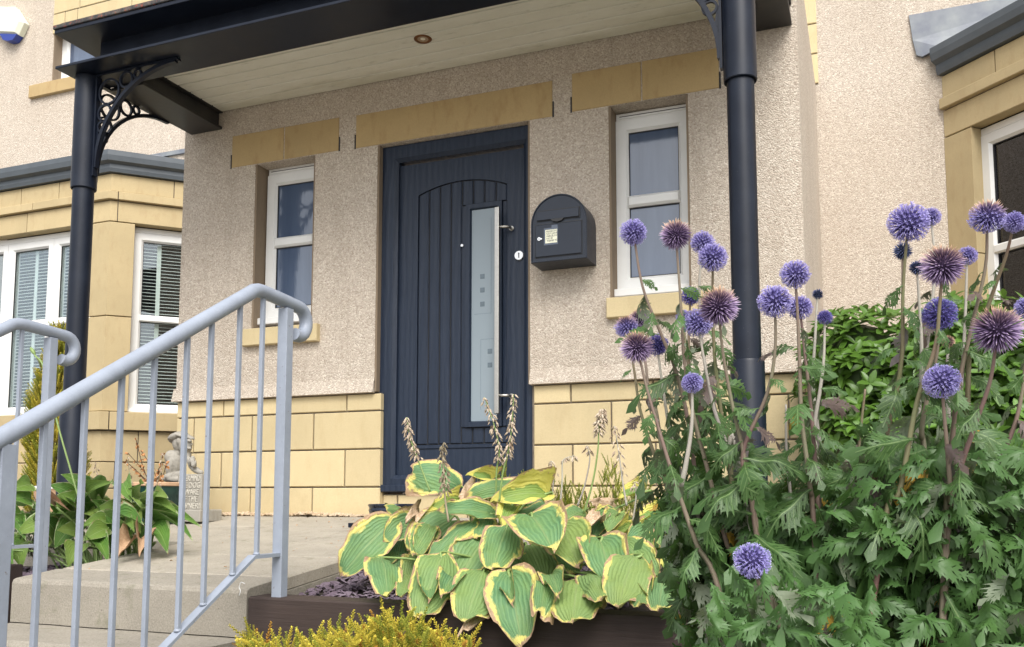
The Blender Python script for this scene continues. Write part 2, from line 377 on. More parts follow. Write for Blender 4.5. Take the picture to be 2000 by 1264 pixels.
YCON = mat_leaf('golden conifer needles', (.62,.53,.08), (.34,.32,.05), .25, .6, .2, trans=.15)
YCON2 = mat_leaf('green gold conifer needles', (.34,.37,.06), (.26,.30,.05), .3, .6, .2, trans=.15)
OCON = mat_leaf('rusty conifer needles', (.45,.26,.05), (.36,.18,.04), .2, .6, .2, trans=.1)
DRYBR = mat_plain('brown shrivelled leaf', (.33,.20,.11), .85, n=.0, c2=(.46,.31,.19), nscale=12, bump=.6, bscale=40)
LSHRUB = mat_leaf('lime heather foliage', (.22,.27,.05), (.2,.24,.06), .3, .6, .2, trans=.15)
TWIG = mat_plain('brown twig', (.10,.06,.035), .8, n=.3)
DARKSH = mat_leaf('dark shrub leaf and shade core', (.035,.07,.02), (.05,.08,.03), .3, trans=.1)

# ================================================================== SETTING
def ground():
    o = MB().box(-60, 60, -60, 40, -1.62, -1.5).build('ground', ASPH); tag(o, None, kind='structure')
    # upper garden level behind and left of the path, lower bed in front of the sleepers
    o = MB().box(-12, -3.085, -1.95, 1.98, -1.5, -.36).box(-12, -4.9, -1.02, 1.98, -.36, -.155).box(-4.9, -4.15, .0, 1.98, -.36, -.125).build('garden_bed', SOIL); tag(o, None, kind='structure')
    o = MB().box(-1.93, 6, -1.95, 1.98, -1.5, -.40).box(-.85, 6, -.75, 1.98, -.39, -.16).build('planting_bed', SOIL); tag(o, None, kind='structure')
    o = MB().box(-1.93, 6, -4.0, -2.055, -1.5, -.82).build('lower_bed', SOIL); tag(o, None, kind='structure')
ground()

def bricks(parent, M, u0, u1, courses, offs, mat, step=.449, depth=.1, gap=.009, holes=(), name='brick', cache={}):
    """courses [(z0,z1)], offs = joint phase per course; local x along the face, y into the wall"""
    for (z0, z1), off in zip(courses, offs):
        if isinstance(off, (list, tuple)): js = sorted(off)
        else:
            k = math.ceil((u0-off)/step+1e-6); js = []
            while off+k*step < u1-1e-6: js.append(off+k*step); k += 1
        cuts = [u0]+[j for j in js if u0+.03 < j < u1-.03]+[u1]
        for a, b in zip(cuts, cuts[1:]):
            a2 = a+(gap/2 if a > u0 else 0); b2 = b-(gap/2 if b < u1 else 0)
            segs = [(a2, b2)]
            for h0, h1, hz0, hz1 in holes:
                if z1 > hz0+.01 and z0 < hz1-.01:
                    segs = [s for p, q in segs for s in ((p, min(q, h0)), (max(p, h1), q)) if s[1]-s[0] > .02]
            for p, q in segs:
                key = (round(q-p, 3), round(z1-z0, 3), depth, mat.name)
                if key not in cache: cache[key] = MB().cbox(0, q-p, 0, depth, 0, z1-z0-gap, .004).mesh('brick', mat)
                jit = random.uniform(-.0015, .0015)
                link(name, cache[key], parent, M @ Matrix.Translation((p, jit, z0+gap/2)))

def slab_holes(mb, x0, x1, y0, y1, z0, z1, holes, mi=0):
    xs = sorted({x0, x1}|{h[0] for h in holes}|{h[1] for h in holes}); zs = sorted({z0, z1}|{h[2] for h in holes}|{h[3] for h in holes})
    xs = [x for x in xs if x0 <= x <= x1]; zs = [z for z in zs if z0 <= z <= z1]
    def solid(i, j):
        if i < 0 or j < 0 or i >= len(xs)-1 or j >= len(zs)-1: return False
        cx, cz = (xs[i]+xs[i+1])/2, (zs[j]+zs[j+1])/2
        return not any(h[0] < cx < h[1] and h[2] < cz < h[3] for h in holes)
    for i in range(len(xs)-1):
        for j in range(len(zs)-1):
            if not solid(i, j): continue
            a, b, c, d = xs[i], xs[i+1], zs[j], zs[j+1]
            mb.add([(a,y0,c),(b,y0,c),(b,y0,d),(a,y0,d)], [(0,1,2,3)], mi); mb.add([(a,y1,c),(b,y1,c),(b,y1,d),(a,y1,d)], [(3,2,1,0)], mi)
            if not solid(i-1, j): mb.add([(a,y0,c),(a,y0,d),(a,y1,d),(a,y1,c)], [(0,1,2,3)], mi)
            if not solid(i+1, j): mb.add([(b,y0,c),(b,y0,d),(b,y1,d),(b,y1,c)], [(3,2,1,0)], mi)
            if not solid(i, j-1): mb.add([(a,y0,c),(b,y0,c),(b,y1,c),(a,y1,c)], [(3,2,1,0)], mi)
            if not solid(i, j+1): mb.add([(a,y0,d),(b,y0,d),(b,y1,d),(a,y1,d)], [(0,1,2,3)], mi)
    return mb

def sweep(path, prof, z_closed=True):
    """sweep a profile [(outward offset, z)] along a 2-d path (mitred); outward = right-hand side seen walking the path"""
    P = [Vector((x, y)) for x, y in path]; k = len(P); dirs = [(P[i+1]-P[i]).normalized() for i in range(k-1)]
    vs = []
    for i, p in enumerate(P):
        d0 = dirs[max(i-1, 0)]; d1 = dirs[min(i, k-2)]
        n0 = Vector((d0.y, -d0.x)); n1 = Vector((d1.y, -d1.x)); n = (n0+n1).normalized(); s = 1/max(.3, n.dot(n0))
        for off, z in prof: q = p+n*off*s; vs.append((q.x, q.y, z))
    m = len(prof)
    fs = [(i*m+j, (i+1)*m+j, (i+1)*m+(j+1)%m, i*m+(j+1)%m) for i in range(k-1) for j in range(m)]
    fs += [tuple(range(m)), tuple((k-1)*m+j for j in range(m))[::-1]]
    return MB().add(vs, fs)

# ================================================================== THE HOUSE
house = thing('house', 'beige roughcast and yellow stone house front with projecting porch, bay windows and navy front door', 'house', (-2.2, 0, -.1))
YM = 2.0
# --- openings in the porch front (x0, x1, z0, z1)
DOOR = (-2.68, -1.705, -.2, 2.11); WL = (-3.567, -3.119, 1.05, 2.112); WR = (-1.25, -.818, 1.055, 2.118)
mb = MB(); slab_holes(mb, -4.14, -.26, 0, .30, .645, 2.93, [DOOR, WL, WR])
mb.box(-.46, -.26, .30, 1.99, .645, 2.93).box(-4.14, -3.94, .30, 1.99, .645, 2.93)
def flare(x0, x1):   # bell-cast drip at the foot of the render
    mb.add([(x0,0,.70),(x1,0,.70),(x1,-.022,.615),(x0,-.022,.615),(x0,.05,.613),(x1,.05,.613)], [(0,3,2,1),(3,4,5,2),(0,4,3),(1,2,5)])
flare(-4.16, DOOR[0]); flare(DOOR[1], -.245)
mb.box(-4.14, DOOR[0], .003, .30, .613, .645); mb.box(DOOR[1], -.26, .003, .30, .613, .645); mb.box(-.46, -.26, .30, 1.99, .613, .645); mb.box(-4.14, -3.94, .30, 1.99, .613, .645)
mb.build('porch_wall', RENDER, house)
mb = MB(); slab_holes(mb, -16, 9, YM, YM+.3, -.12, 8.5, [(-7.70, -6.55, 4.265, 4.80)])
mb.build('main_wall', RENDER, house)
# mortar core of the stone base
mb = MB().box(-4.13, -2.645, .022, .30, -.14, .612).box(-1.70, -.275, .022, .30, -.14, .612).box(-.46, -.285, .30, 1.99, -.14, .612).box(-4.12, -3.94, .30, 1.99, -.14, .612)
mb.box(-2.65, -1.70, .06, .30, -.14, .022)
mb.build('mortar', MORTAR, house)
cs = [(.508, .612), (.284, .508), (.062, .284), (-.14, .062)]; of = [-3.77, -3.998, -3.776, -3.998]
F0 = Matrix.Translation((0, .010, 0))
bricks(house, F0, -4.135, -2.640, cs, of, STONE); bricks(house, F0, -1.688, -.272, cs, [-1.478, -1.254, -1.469, -1.25], STONE)
bricks(house, Matrix.Translation((-.272, 0, 0)) @ Matrix.Rotation(R(90), 4, 'Z'), .112, 1.98, cs, [.45, .225, .45, .225], STONE)
bricks(house, Matrix.Translation((0, .048, 0)), -2.638, -1.692, [(-.14, .020)], [[-2.545, -2.1, -1.75]], STONE)

def lintel(x0, x1, z0, z1, joint=None):
    seg = [(x0, x1)] if joint is None else [(x0, joint-.004), (joint+.004, x1)]
    for a, b in seg: MB().cbox(a, b, -.005, .135, z0, z1, .003).build('lintel_stone', LINTEL, house)
    if joint: MB().box(joint-.004, joint+.004, .002, .13, z0, z1).build('mortar', MORTAR, house)
    for xx in (x0-.009, x1+.001): MB().box(xx, xx+.008, -.004, .02, z0-.005, z0+.085).build('weep_slot', GREYSEAL, house)
lintel(-2.83, -1.57, 2.112, 2.318); lintel(-3.752, -2.952, 2.116, 2.325, -3.352); lintel(-1.455, -.655, 2.120, 2.337, -1.064)
def stone_sill(x0, x1, z0, z1, y=0., h=house):
    MB().cbox(x0, x1, y-.04, y+.13, z0, z1, .004).build('stone_sill', LINTEL if y else STONE, h)
stone_sill(-3.612, -3.06, .94, 1.046); stone_sill(-1.262, -.76, .945, 1.052)
# reveals
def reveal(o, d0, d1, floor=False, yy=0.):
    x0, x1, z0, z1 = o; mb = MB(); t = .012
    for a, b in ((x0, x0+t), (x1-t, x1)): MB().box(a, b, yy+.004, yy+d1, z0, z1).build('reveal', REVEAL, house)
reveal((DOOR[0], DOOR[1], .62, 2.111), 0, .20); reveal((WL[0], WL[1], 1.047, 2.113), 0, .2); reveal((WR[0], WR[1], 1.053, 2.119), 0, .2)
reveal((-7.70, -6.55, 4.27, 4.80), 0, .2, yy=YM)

# --- small porch windows
def frame_rect(mb, x0, x1, z0, z1, wd, y0, y1, c=.006):
    """four mitred frame members with a chamfered inner lip"""
    ox = [(x0,z0),(x1,z0),(x1,z1),(x0,z1)]; ix = [(x0+wd,z0+wd),(x1-wd,z0+wd),(x1-wd,z1-wd),(x0+wd,z1-wd)]
    for i in range(4):
        j = (i+1) % 4; a, b, cc, d = ox[i], ox[j], ix[j], ix[i]
        # inner edge bevels back
        def inw(p, q, k): return (lerp(p[0], q[0], k), lerp(p[1], q[1], k))
        d2, c2 = inw(d, a, .22), inw(cc, b, .22)
        vs = [(a[0],y0,a[1]),(b[0],y0,b[1]),(c2[0],y0,c2[1]),(d2[0],y0,d2[1]),(cc[0],y0+.018,cc[1]),(d[0],y0+.018,d[1]),
              (a[0],y1,a[1]),(b[0],y1,b[1]),(cc[0],y1,cc[1]),(d[0],y1,d[1])]
        mb.add(vs, [(0,1,2,3),(3,2,4,5),(1,0,6,7),(5,4,8,9)])
def small_window(x0, x1, z0, z1, zt):
    wn = MB(); frame_rect(wn, x0, x1, z0, z1-.045, .070, .10, .17)
    wo = wn.build('window', UPVC, house); wo['label'] = 'narrow white porch window of two obscured panes'
    m = MB(); m.cbox(x0+.06, x1-.06, .092, .16, zt-.032, zt+.032, .012); m.build('glazing_bar', UPVC, wo)
    m = MB(); m.cbox(x0, x1, .108, .17, z1-.043, z1, .003); m.cbox(x0+.02, x1-.02, .100, .115, z1-.034, z1-.022, .003); m.build('trickle_vent', UPVC, wo)
    MB().box(x0+.02, x1-.02, .1065, .1085, z1-.020, z1-.016).build('seal', GREYSEAL, wo)
    for a, b in ((z0+.060, zt-.028), (zt+.028, z1-.105)): MB().box(x0+.062, x1-.062, .125, .135, a, b).build('pane', OBSC, wo)
    m = MB()
    for a, b in ((z0+.068, zt-.031), (zt+.031, z1-.113)):
        m.box(x0+.067, x0+.072, .116, .125, a, b).box(x1-.072, x1-.067, .116, .125, a, b).box(x0+.072, x1-.072, .116, .125, a, a+.005).box(x0+.072, x1-.072, .116, .125, b-.005, b)
    m.build('gasket', GREYSEAL, wo)
    MB().cbox(x0-.028, x1+.01, .045, .14, z0-.045, z0-.003, .004).build('window_sill', UPVC, wo)
small_window(-3.545, -3.125, 1.13, 2.112, 1.619); small_window(-1.236, -.825, 1.118, 2.112, 1.606)
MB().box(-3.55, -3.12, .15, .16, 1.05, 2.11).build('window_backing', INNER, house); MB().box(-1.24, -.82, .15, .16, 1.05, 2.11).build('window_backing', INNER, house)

# --- front door
door = MB()
frame_rect(door, -2.668, -1.664, .030, 2.106, .10, .045, .14)
door = door.build('front_door', DOORP, house); door['label'] = 'navy blue grained front door with arched plank panel'
D0 = .085
m = MB(); m.cbox(-2.66, -1.71, .02, .1, .032, .075, .006); m.build('threshold', DOORP, door)
m = MB(); m.rbox(-2.46, -2.40, .036, .046, .044, .056, .003); m.build('drain_cap', GUTTER, door)
LX0, LX1, LZ0, LZ1 = -2.572, -1.765, .118, 1.992; AX0, AX1, AZ0 = -2.446, -1.876, .297
def arch(x): return 1.797+.056*(1-((x+2.161)/.285)**2)
m = MB()
m.box(LX0, AX0, D0, .13, LZ0, LZ1).box(AX1, LX1, D0, .13, LZ0, LZ1).box(AX0, AX1, D0, .13, LZ0, AZ0)
N = 16
for i in range(N):
    a, b = lerp(AX0, AX1, i/N), lerp(AX0, AX1, (i+1)/N)
    m.add([(a,D0,arch(a)),(b,D0,arch(b)),(b,D0,LZ1),(a,D0,LZ1),(a,.11,arch(a)),(b,.11,arch(b))], [(0,1,2,3),(4,5,1,0)])
m.build('door_leaf', DOORP, door)
MB().box(LX0+.01, LX1-.01, .098, .128, LZ0, LZ1-.01).build('groove_backing', GREYSEAL, door)
MB().box(LX0-.006, LX1+.006, .1, .12, LZ0-.004, LZ1+.006).build('weather_seal', GREYSEAL, door)
gx0, gx1, gz0, gz1 = -2.130, -1.904, .400, 1.697
st = (AX1-AX0)/8
def plank(a, b, z0, z1f):
    g = .0028; a += g; b -= g; k = 4
    top = [(lerp(a, b, i/k), (arch(lerp(a, b, i/k))-.005 if z1f is None else z1f)) for i in range(k+1)]
    poly = [(a, z0), (b, z0)]+top[::-1]; cxm = (a+b)/2
    inn = [(cxm+(x-cxm)*(1-.012/(b-a)) if b-a > .03 else x, z+(.003 if z == z0 else -.003)) for x, z in poly]
    q = MB(); n = len(poly)
    q.add([(x, D0+.003, z) for x, z in inn]+[(x, D0+.009, z) for x, z in poly], [tuple(range(n))]+[(i, i+n, (i+1)%n+n, (i+1)%n) for i in range(n)])
    q.build('plank', DOORP, door)
for i in range(8):
    a, b = AX0+i*st, AX0+(i+1)*st
    if i < 4: plank(a, b, AZ0+.012, None); continue
    plank(a, b, gz1+.004, None); plank(a, b, AZ0+.012, gz0-.004)
    if i == 4: plank(a, gx0, gz0, gz1)
    if i == 7: plank(gx1, b, gz0, gz1)
m = MB(); m.cbox(AX0-.0, AX1, .078, .09, AZ0-.018, AZ0+.006, .005); m.build('panel_moulding', DOORP, door)
m = MB(); frame_rect(m, gx0, gx1, gz0, gz1, .034, .072, .095); m.build('glass_moulding', DOORP, door)
MB().box(gx0+.03, gx1-.03, .088, .094, gz0+.03, gz1-.03).build('glass_panel', FROST, door)
for px, py in ((942, 540), (942, 566.5), (942, 594), (956.8, 686), (956.8, 713)):
    p = onY(px, py, .087); MB().rbox(p.x-.014, p.x+.014, .0866, .0879, p.z-.014, p.z+.014, .0006).build('etched_square', FROSTD, door)
m = MB()
def ln(p1, p2):
    a, b = onY(*p1, .087), onY(*p2, .087)
    if abs(a.x-b.x) < .02: m.box(a.x-.001, a.x+.001, .0868, .0879, min(a.z, b.z), max(a.z, b.z))
    else: m.box(a.x, b.x, .0868, .0879, a.z-.001, a.z+.001)
ln((959.3, 425), (959.3, 612)); ln((926, 614), (959, 610)); ln((939, 663), (964, 660)); ln((939, 663), (936, 800))
m.build('etched_line', FROSTL, door)
def cylY(mb, x, z, y0, y1, r, n=18, mi=0):
    vs = [(x+r*math.cos(2*math.pi*j/n), y, z+r*math.sin(2*math.pi*j/n)) for y in (y0, y1) for j in range(n)]
    return mb.add(vs, [(j, (j+1)%n, n+(j+1)%n, n+j) for j in range(n)]+[tuple(range(n)), tuple(range(2*n-1, n-1, -1))], mi)
p = onY(1015, 500, .085); m = MB(); cylY(m, p.x, p.z, .070, .086, .0255, 24); o = m.build('lock_escutcheon', CHROME, door)
m = MB(); cylY(m, p.x, p.z+.011, .068, .0705, .004, 10); m.box(p.x-.002, p.x+.003, .068, .0705, p.z-.014, p.z+.010); m.build('keyhole', GREYSEAL, door)
p = onY(903, 480, .085); m = MB(); cylY(m, p.x, p.z, .078, .09, .008, 14); m.build('spyhole', CHROME, door)
BX, BY = -1.908, .02
MB().rbox(BX-.015, BX+.012, BY-.012, BY+.012, .465, 1.64, .003).build('pull_handle', STEEL, door)
for pz in ((1000, 447), (1000, 774)):
    q = onY(*pz, .085); m = MB(); m.tube([(BX+.005, BY, q.z+.0), (q.x-.01, BY+.018, q.z), (q.x, .055, q.z), (q.x, .086, q.z)], .0085, 10); m.build('handle_bracket', STEEL, door, True)
    m = MB(); cylY(m, q.x, q.z, .074, .086, .014, 16); m.build('bracket_rose', STEEL, door)

# --- stone cladding above the canopy
MB().box(-7.70, -.30, YM-.006, YM+.004, 4.80, 6.4).box(-1.3, -.245, YM-.006, YM+.004, 2.95, 4.80).build('mortar', MORTAR, house)
bricks(house, Matrix.Translation((0, YM-.014, 0)), -7.705, -3.2, [(4.775, 4.99), (4.99, 5.215), (5.215, 5.44), (5.44, 5.665)], [[-7.545, -7.375, -6.66, -6.2, -5.75, -5.3, -4.85, -4.4, -3.95, -3.5], -6.9, -6.7, -6.9], STONE, depth=.016)
bricks(house, Matrix.Translation((0, YM-.014, 0)), -1.3, -.240, [(2.95+.225*i, 3.175+.225*i) for i in range(6)], [-.7, -.5]*3, STONE, depth=.016)
# upper window
m = MB(); frame_rect(m, -7.69, -6.56, 4.275, 4.9, .09, YM+.10, YM+.17); wo = m.build('window', UPVC, house); wo['label'] = 'white upper window behind the end of the canopy'
MB().box(-7.6, -6.65, YM+.125, YM+.135, 4.36, 4.9).build('pane', OBSC, wo)
MB().cbox(-7.72, -6.53, YM+.05, YM+.14, 4.235, 4.272, .004).build('window_sill', UPVC, wo)
stone_sill(-7.975, -6.3, 4.125, 4.258, YM)

# --- bays
SEC = (2.866, 2.70, 2.62, 2.43, 1.585, .745, .58, .308, .08, -.13)
def bay(path, corner_i, label, front_len, right_side):
    """path: outline walked with the outside on the right; corner_i: index of the visible corner"""
    b = bpy.data.objects.new('bay_window', None); C.objects.link(b); b.parent = house; b.matrix_basis = Matrix.Translation((path[corner_i][0]+2.2, path[corner_i][1], 0)); b['label'] = label
    S = sweep
    S([(x, y) for x, y in path], [(-.10,-.13),(-.012,-.13),(-.012,.74),(-.10,.74)]).build('mortar', MORTAR, b)
    S(path, [(-.10,2.44),(-.012,2.44),(-.012,2.866),(-.10,2.866)]).build('mortar', MORTAR, b)
    pv = [Vector((x, y)) for x, y in path]
    def piece(u0, u1, z0, z1, proud=0., name='stone', depth=.10, c=.004):
        """stretch of the outline between arclengths measured from the corner"""
        L = [0]
        for i in range(1, len(pv)): L.append(L[-1]+(pv[i]-pv[i-1]).length)
        base = L[corner_i]
        def at(s):
            s = max(0, min(L[-1], s))
            for i in range(1, len(pv)):
                if s <= L[i]+1e-9: return pv[i-1].lerp(pv[i], (s-L[i-1])/(L[i]-L[i-1]))
        pts = [at(base+u0)]+[pv[i] for i in range(len(pv)) if base+u0+.001 < L[i] < base+u1-.001]+[at(base+u1)]
        o = S([tuple(p) for p in pts], [(-depth, z0), (proud-c, z0), (proud, z0+c), (proud, z1-c), (proud-c, z1), (-depth, z1)]).build(name, BAYST, b)
        return o
    g = .004
    def run(cuts, z0, z1, proud=0., **k):
        for a, c_ in zip(cuts, cuts[1:]): piece(a+g, c_-g, z0+g, z1-g, proud, **k)
    A, B = (-1.95, .93) if not right_side else (-.93, 1.2)
    s = -1 if right_side else 1
    def cut(*l): return sorted([A, B]+[x*s for x in l])
    run(cut(-.62, -1.09, -1.54, .52), SEC[1], SEC[0])
    run(cut(-.9, .06), SEC[2], SEC[1], .035)
    run(cut(-1.0, .06), SEC[3], SEC[2], .0)
    run(cut(-.95, .06), SEC[6], SEC[5], .04, depth=.14)
    for k, (z0, z1) in enumerate(((SEC[7], SEC[6]), (SEC[8], SEC[7]), (SEC[9], SEC[8]))):
        run(cut(*((-.35, -.80, -1.25, -1.7, .30, .75) if k % 2 == 0 else (-.55, -1.0, -1.45, .12, .55))), z0, z1)
    for (z0, z1) in ((SEC[5], SEC[4]), (SEC[4], SEC[3])):       # pilasters
        piece(-.205, .205, z0+g, z1-g, name='stone'); 
        if not right_side: piece(.80, .93, z0+g, z1-g)
        else: piece(-.93, -.72, z0+g, z1-g)
    S(path, [(-.1,2.868),(.035,2.868),(.045,2.90),(.045,2.935),(.085,2.955),(.095,3.00),(.095,3.045),(.06,3.05),(.05,3.03),(-.1,3.03)]).build('gutter', GUTTER, b)
    # shallow lead roof up to the wall
    vs = [(x, y, 3.03) for x, y in path]+[(path[0][0], YM, 3.31), (path[-1][0], YM, 3.05)]
    n = len(path); m = MB()
    if not right_side: m.add([(path[0][0], path[0][1], 3.03), (path[1][0], path[1][1], 3.03), (path[2][0], path[2][1], 3.03), (path[1][0]-.1, YM-.01, 3.28), (path[0][0], YM-.01, 3.28)], [(0,1,3,4),(1,2,3)])
    else: m.add([(path[0][0], path[0][1], 3.03), (path[1][0], path[1][1], 3.03), (path[2][0], path[2][1], 3.03), (path[2][0], YM-.01, 3.30), (path[1][0]+.1, YM-.01, 3.30)], [(0,1,4),(1,2,3,4)])
    m.build('bay_roof', LEAD, b)
    return b
def rotM(x, y, deg): return Matrix.Translation((x, y, 0)) @ Matrix.Rotation(R(deg), 4, 'Z')
def bay_window(b, M, u0, u1, mull=(), glass=GLASS, z0=.755, z1=2.425, zt=1.60):
    wn = MB(); edges = [u0]+list(mull)+[u1]
    for a, c_ in zip(edges, edges[1:]): frame_rect(wn, a+.002, c_-.002, z0, z1-.05, .075, .09, .16)
    wn.cbox(u0, u1, .095, .16, z1-.048, z1, .003)
    wo = wn.build('window_frame', UPVC, b, M=M)
    for a, c_ in zip(edges, edges[1:]):
        MB().cbox(a+.06, c_-.06, .084, .15, zt-.03, zt+.03, .01).build('glazing_bar', UPVC, b, M=M)
        for p, q in ((z0+.07, zt-.025), (zt+.025, z1-.115)): MB().box(a+.07, c_-.07, .122, .126, p, q).build('pane', glass, b, M=M)
        m = MB()
        for p, q in ((z0+.075, zt-.03), (zt+.03, z1-.125)): m.box(a+.077, a+.082, .108, .12, p, q).box(c_-.082, c_-.077, .108, .12, p, q).box(a+.082, c_-.082, .108, .12, p, p+.005).box(a+.082, c_-.082, .108, .12, q-.005, q)
        m.build('gasket', GREYSEAL, b, M=M)
    MB().cbox(u0-.01, u1+.01, .03, .14, z0-.008, z0+.022, .004).build('window_sill', UPVC, b, M=M)
    return edges
bl = bay([(-8.2, 1.34), (-6.15, 1.34), (-5.49, 2.0)], 1, 'left bay window partly hidden behind the slim porch column', 2, False)
MF, MC = rotM(-6.15, 1.34, 0), rotM(-6.15, 1.34, 45)
bay_window(bl, MF, -1.9, -.205, (-1.33, -.755)); bay_window(bl, MC, .205, .80)
br = bay([(.55, 2.0), (1.21, 1.34), (3.2, 1.34)], 1, 'right bay window at the edge of the view, dark panes behind tall globe thistles', 2, True)
MR = rotM(.55, 2.0, -45)
bay_window(br, MR, .205, .735, glass=DGLASS); bay_window(br, rotM(1.21, 1.34, 0), .2, 1.9, (.8,), glass=DGLASS)
m = MB()   # thin dark sheets painted as the unlit rooms behind the bays
MB().box(-8.2, -5.55, 1.99, 1.996, .3, 2.9).build('room_shade_sheet', INNER, house); MB().box(.7, 3.2, 1.99, 1.996, .3, 2.9).build('room_shade_sheet', INNER, house)
# lead flashing dressed up the wall at the right bay
pts = [(.367,3.335),(.385,3.15),(.405,3.035),(.44,3.015),(.50,3.035),(.56,3.05),(1.7,3.05),(1.7,3.345)]
m = MB(); front = [(x, 1.985-.05*max(0, 3.25-z)/.2*min(1, (x-.36)/.3), z) for x, z in pts]
m.add(front+[(x, 1.998, z) for x, z in pts], [tuple(range(8)), *[(i, (i+1)%8, (i+1)%8+8, i+8) for i in range(8)]]); m.build('lead_flashing', LEAD, house)
MB().box(-6.9, -5.0, 1.975, 1.998, 3.25, 3.29).build('lead_flashing', LEAD, house)

# --- venetian blinds (things of their own, hung inside the bay)
def blind(M, u0, u1, z0, z1, label, tape, tilt=.003):
    m = MB(); z = z1
    while z > z0:
        m.add([(u0,.160,z-tilt),(u1,.160,z-tilt),(u1,.195,z+tilt),(u0,.195,z+tilt),(u0,.160,z-tilt-.005),(u1,.160,z-tilt-.005),(u1,.195,z+tilt-.002),(u0,.195,z+tilt-.002)],
              [(0,1,2,3),(7,6,5,4),(0,4,5,1)]); z -= .031
    root = bpy.data.objects.new('venetian_blind', None); C.objects.link(root); root.matrix_basis = M @ Matrix.Translation(((u0+u1)/2, .18, z0)); tag(root, label, 'blind', 'venetian blinds in the left bay window')
    s = m.build('slats', BLINDM, root, M=M); s['kind'] = 'stuff'
    m = MB()
    for t in tape: m.box(t-.018, t+.018, .152, .157, z0, z1)
    m.build('ladder_tape', BLINDM, root, M=M)
    return root
blind(MF, -1.33, -.80, .83, 2.35, 'white venetian blind behind the front panes of the left bay, left of the mullion', [-1.03])
blind(MF, -.71, -.24, .83, 2.35, 'white venetian blind behind the narrow pane between mullion and slim column', [-.55])
blind(MC, .26, .76, .83, 2.35, 'white venetian blind behind the angled side pane of the left bay', [.42])

# ================================================================== CANOPY
can = thing('porch_canopy', 'dark blue steel porch canopy on two round columns over the front door', 'canopy', (-2.2, -.85, -.15))
m = MB().rbox(-4.18, -.27, -1.0, -.70, 2.400, 2.416, .003).box(-4.02, -.28, -.838, -.822, 2.416, 2.60).rbox(-4.185, -.27, -1.012, -.70, 2.60, 2.622, .003)
m.build('front_beam', MPAINT, can)
MB().rbox(-4.19, -.26, -1.02, -.72, 2.624, 2.648, .004).box(-4.16, -.28, -.99, .0, 2.648, 2.67).build('roof_edge', RUSTY, can)
m = MB()
for x0, x1 in ((-4.085, -3.835), (-.53, -.285)):
    m = MB().rbox(x0, x1, -.698, -.004, 2.384, 2.402, .003).box(x0+.03, x1-.03, -.698, -.004, 2.402, 2.495).box(x0, x1, -.698, -.004, 2.495, 2.6); m.build('side_beam', BLACK, can)
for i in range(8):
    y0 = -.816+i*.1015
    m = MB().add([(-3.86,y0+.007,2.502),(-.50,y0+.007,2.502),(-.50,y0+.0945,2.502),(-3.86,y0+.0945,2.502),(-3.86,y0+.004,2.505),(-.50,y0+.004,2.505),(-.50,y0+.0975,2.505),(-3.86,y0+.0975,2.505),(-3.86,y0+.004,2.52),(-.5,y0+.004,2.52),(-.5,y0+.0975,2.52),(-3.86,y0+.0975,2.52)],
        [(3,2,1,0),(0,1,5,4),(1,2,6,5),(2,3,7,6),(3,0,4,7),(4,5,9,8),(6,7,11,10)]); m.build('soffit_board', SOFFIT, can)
MB().box(-3.9, -.45, -.82, 0.0, 2.522, 2.56).build('roof_deck', BLACK, can)
c_ = (-2.192, -.368)
MB().lathe([(.030,2.500),(.046,2.4975),(.050,2.501)], 24, c_, cap=False).build('downlight_rim', mat_plain('tarnished copper', (.30,.14,.07), .35, .8, n=.4), can, True)
MB().lathe([(.001,2.5035),(.031,2.5000)], 24, c_, cap=False).build('downlight_lens', mat_plain('amber lamp face', (.42,.30,.20), .3, n=.2), can)
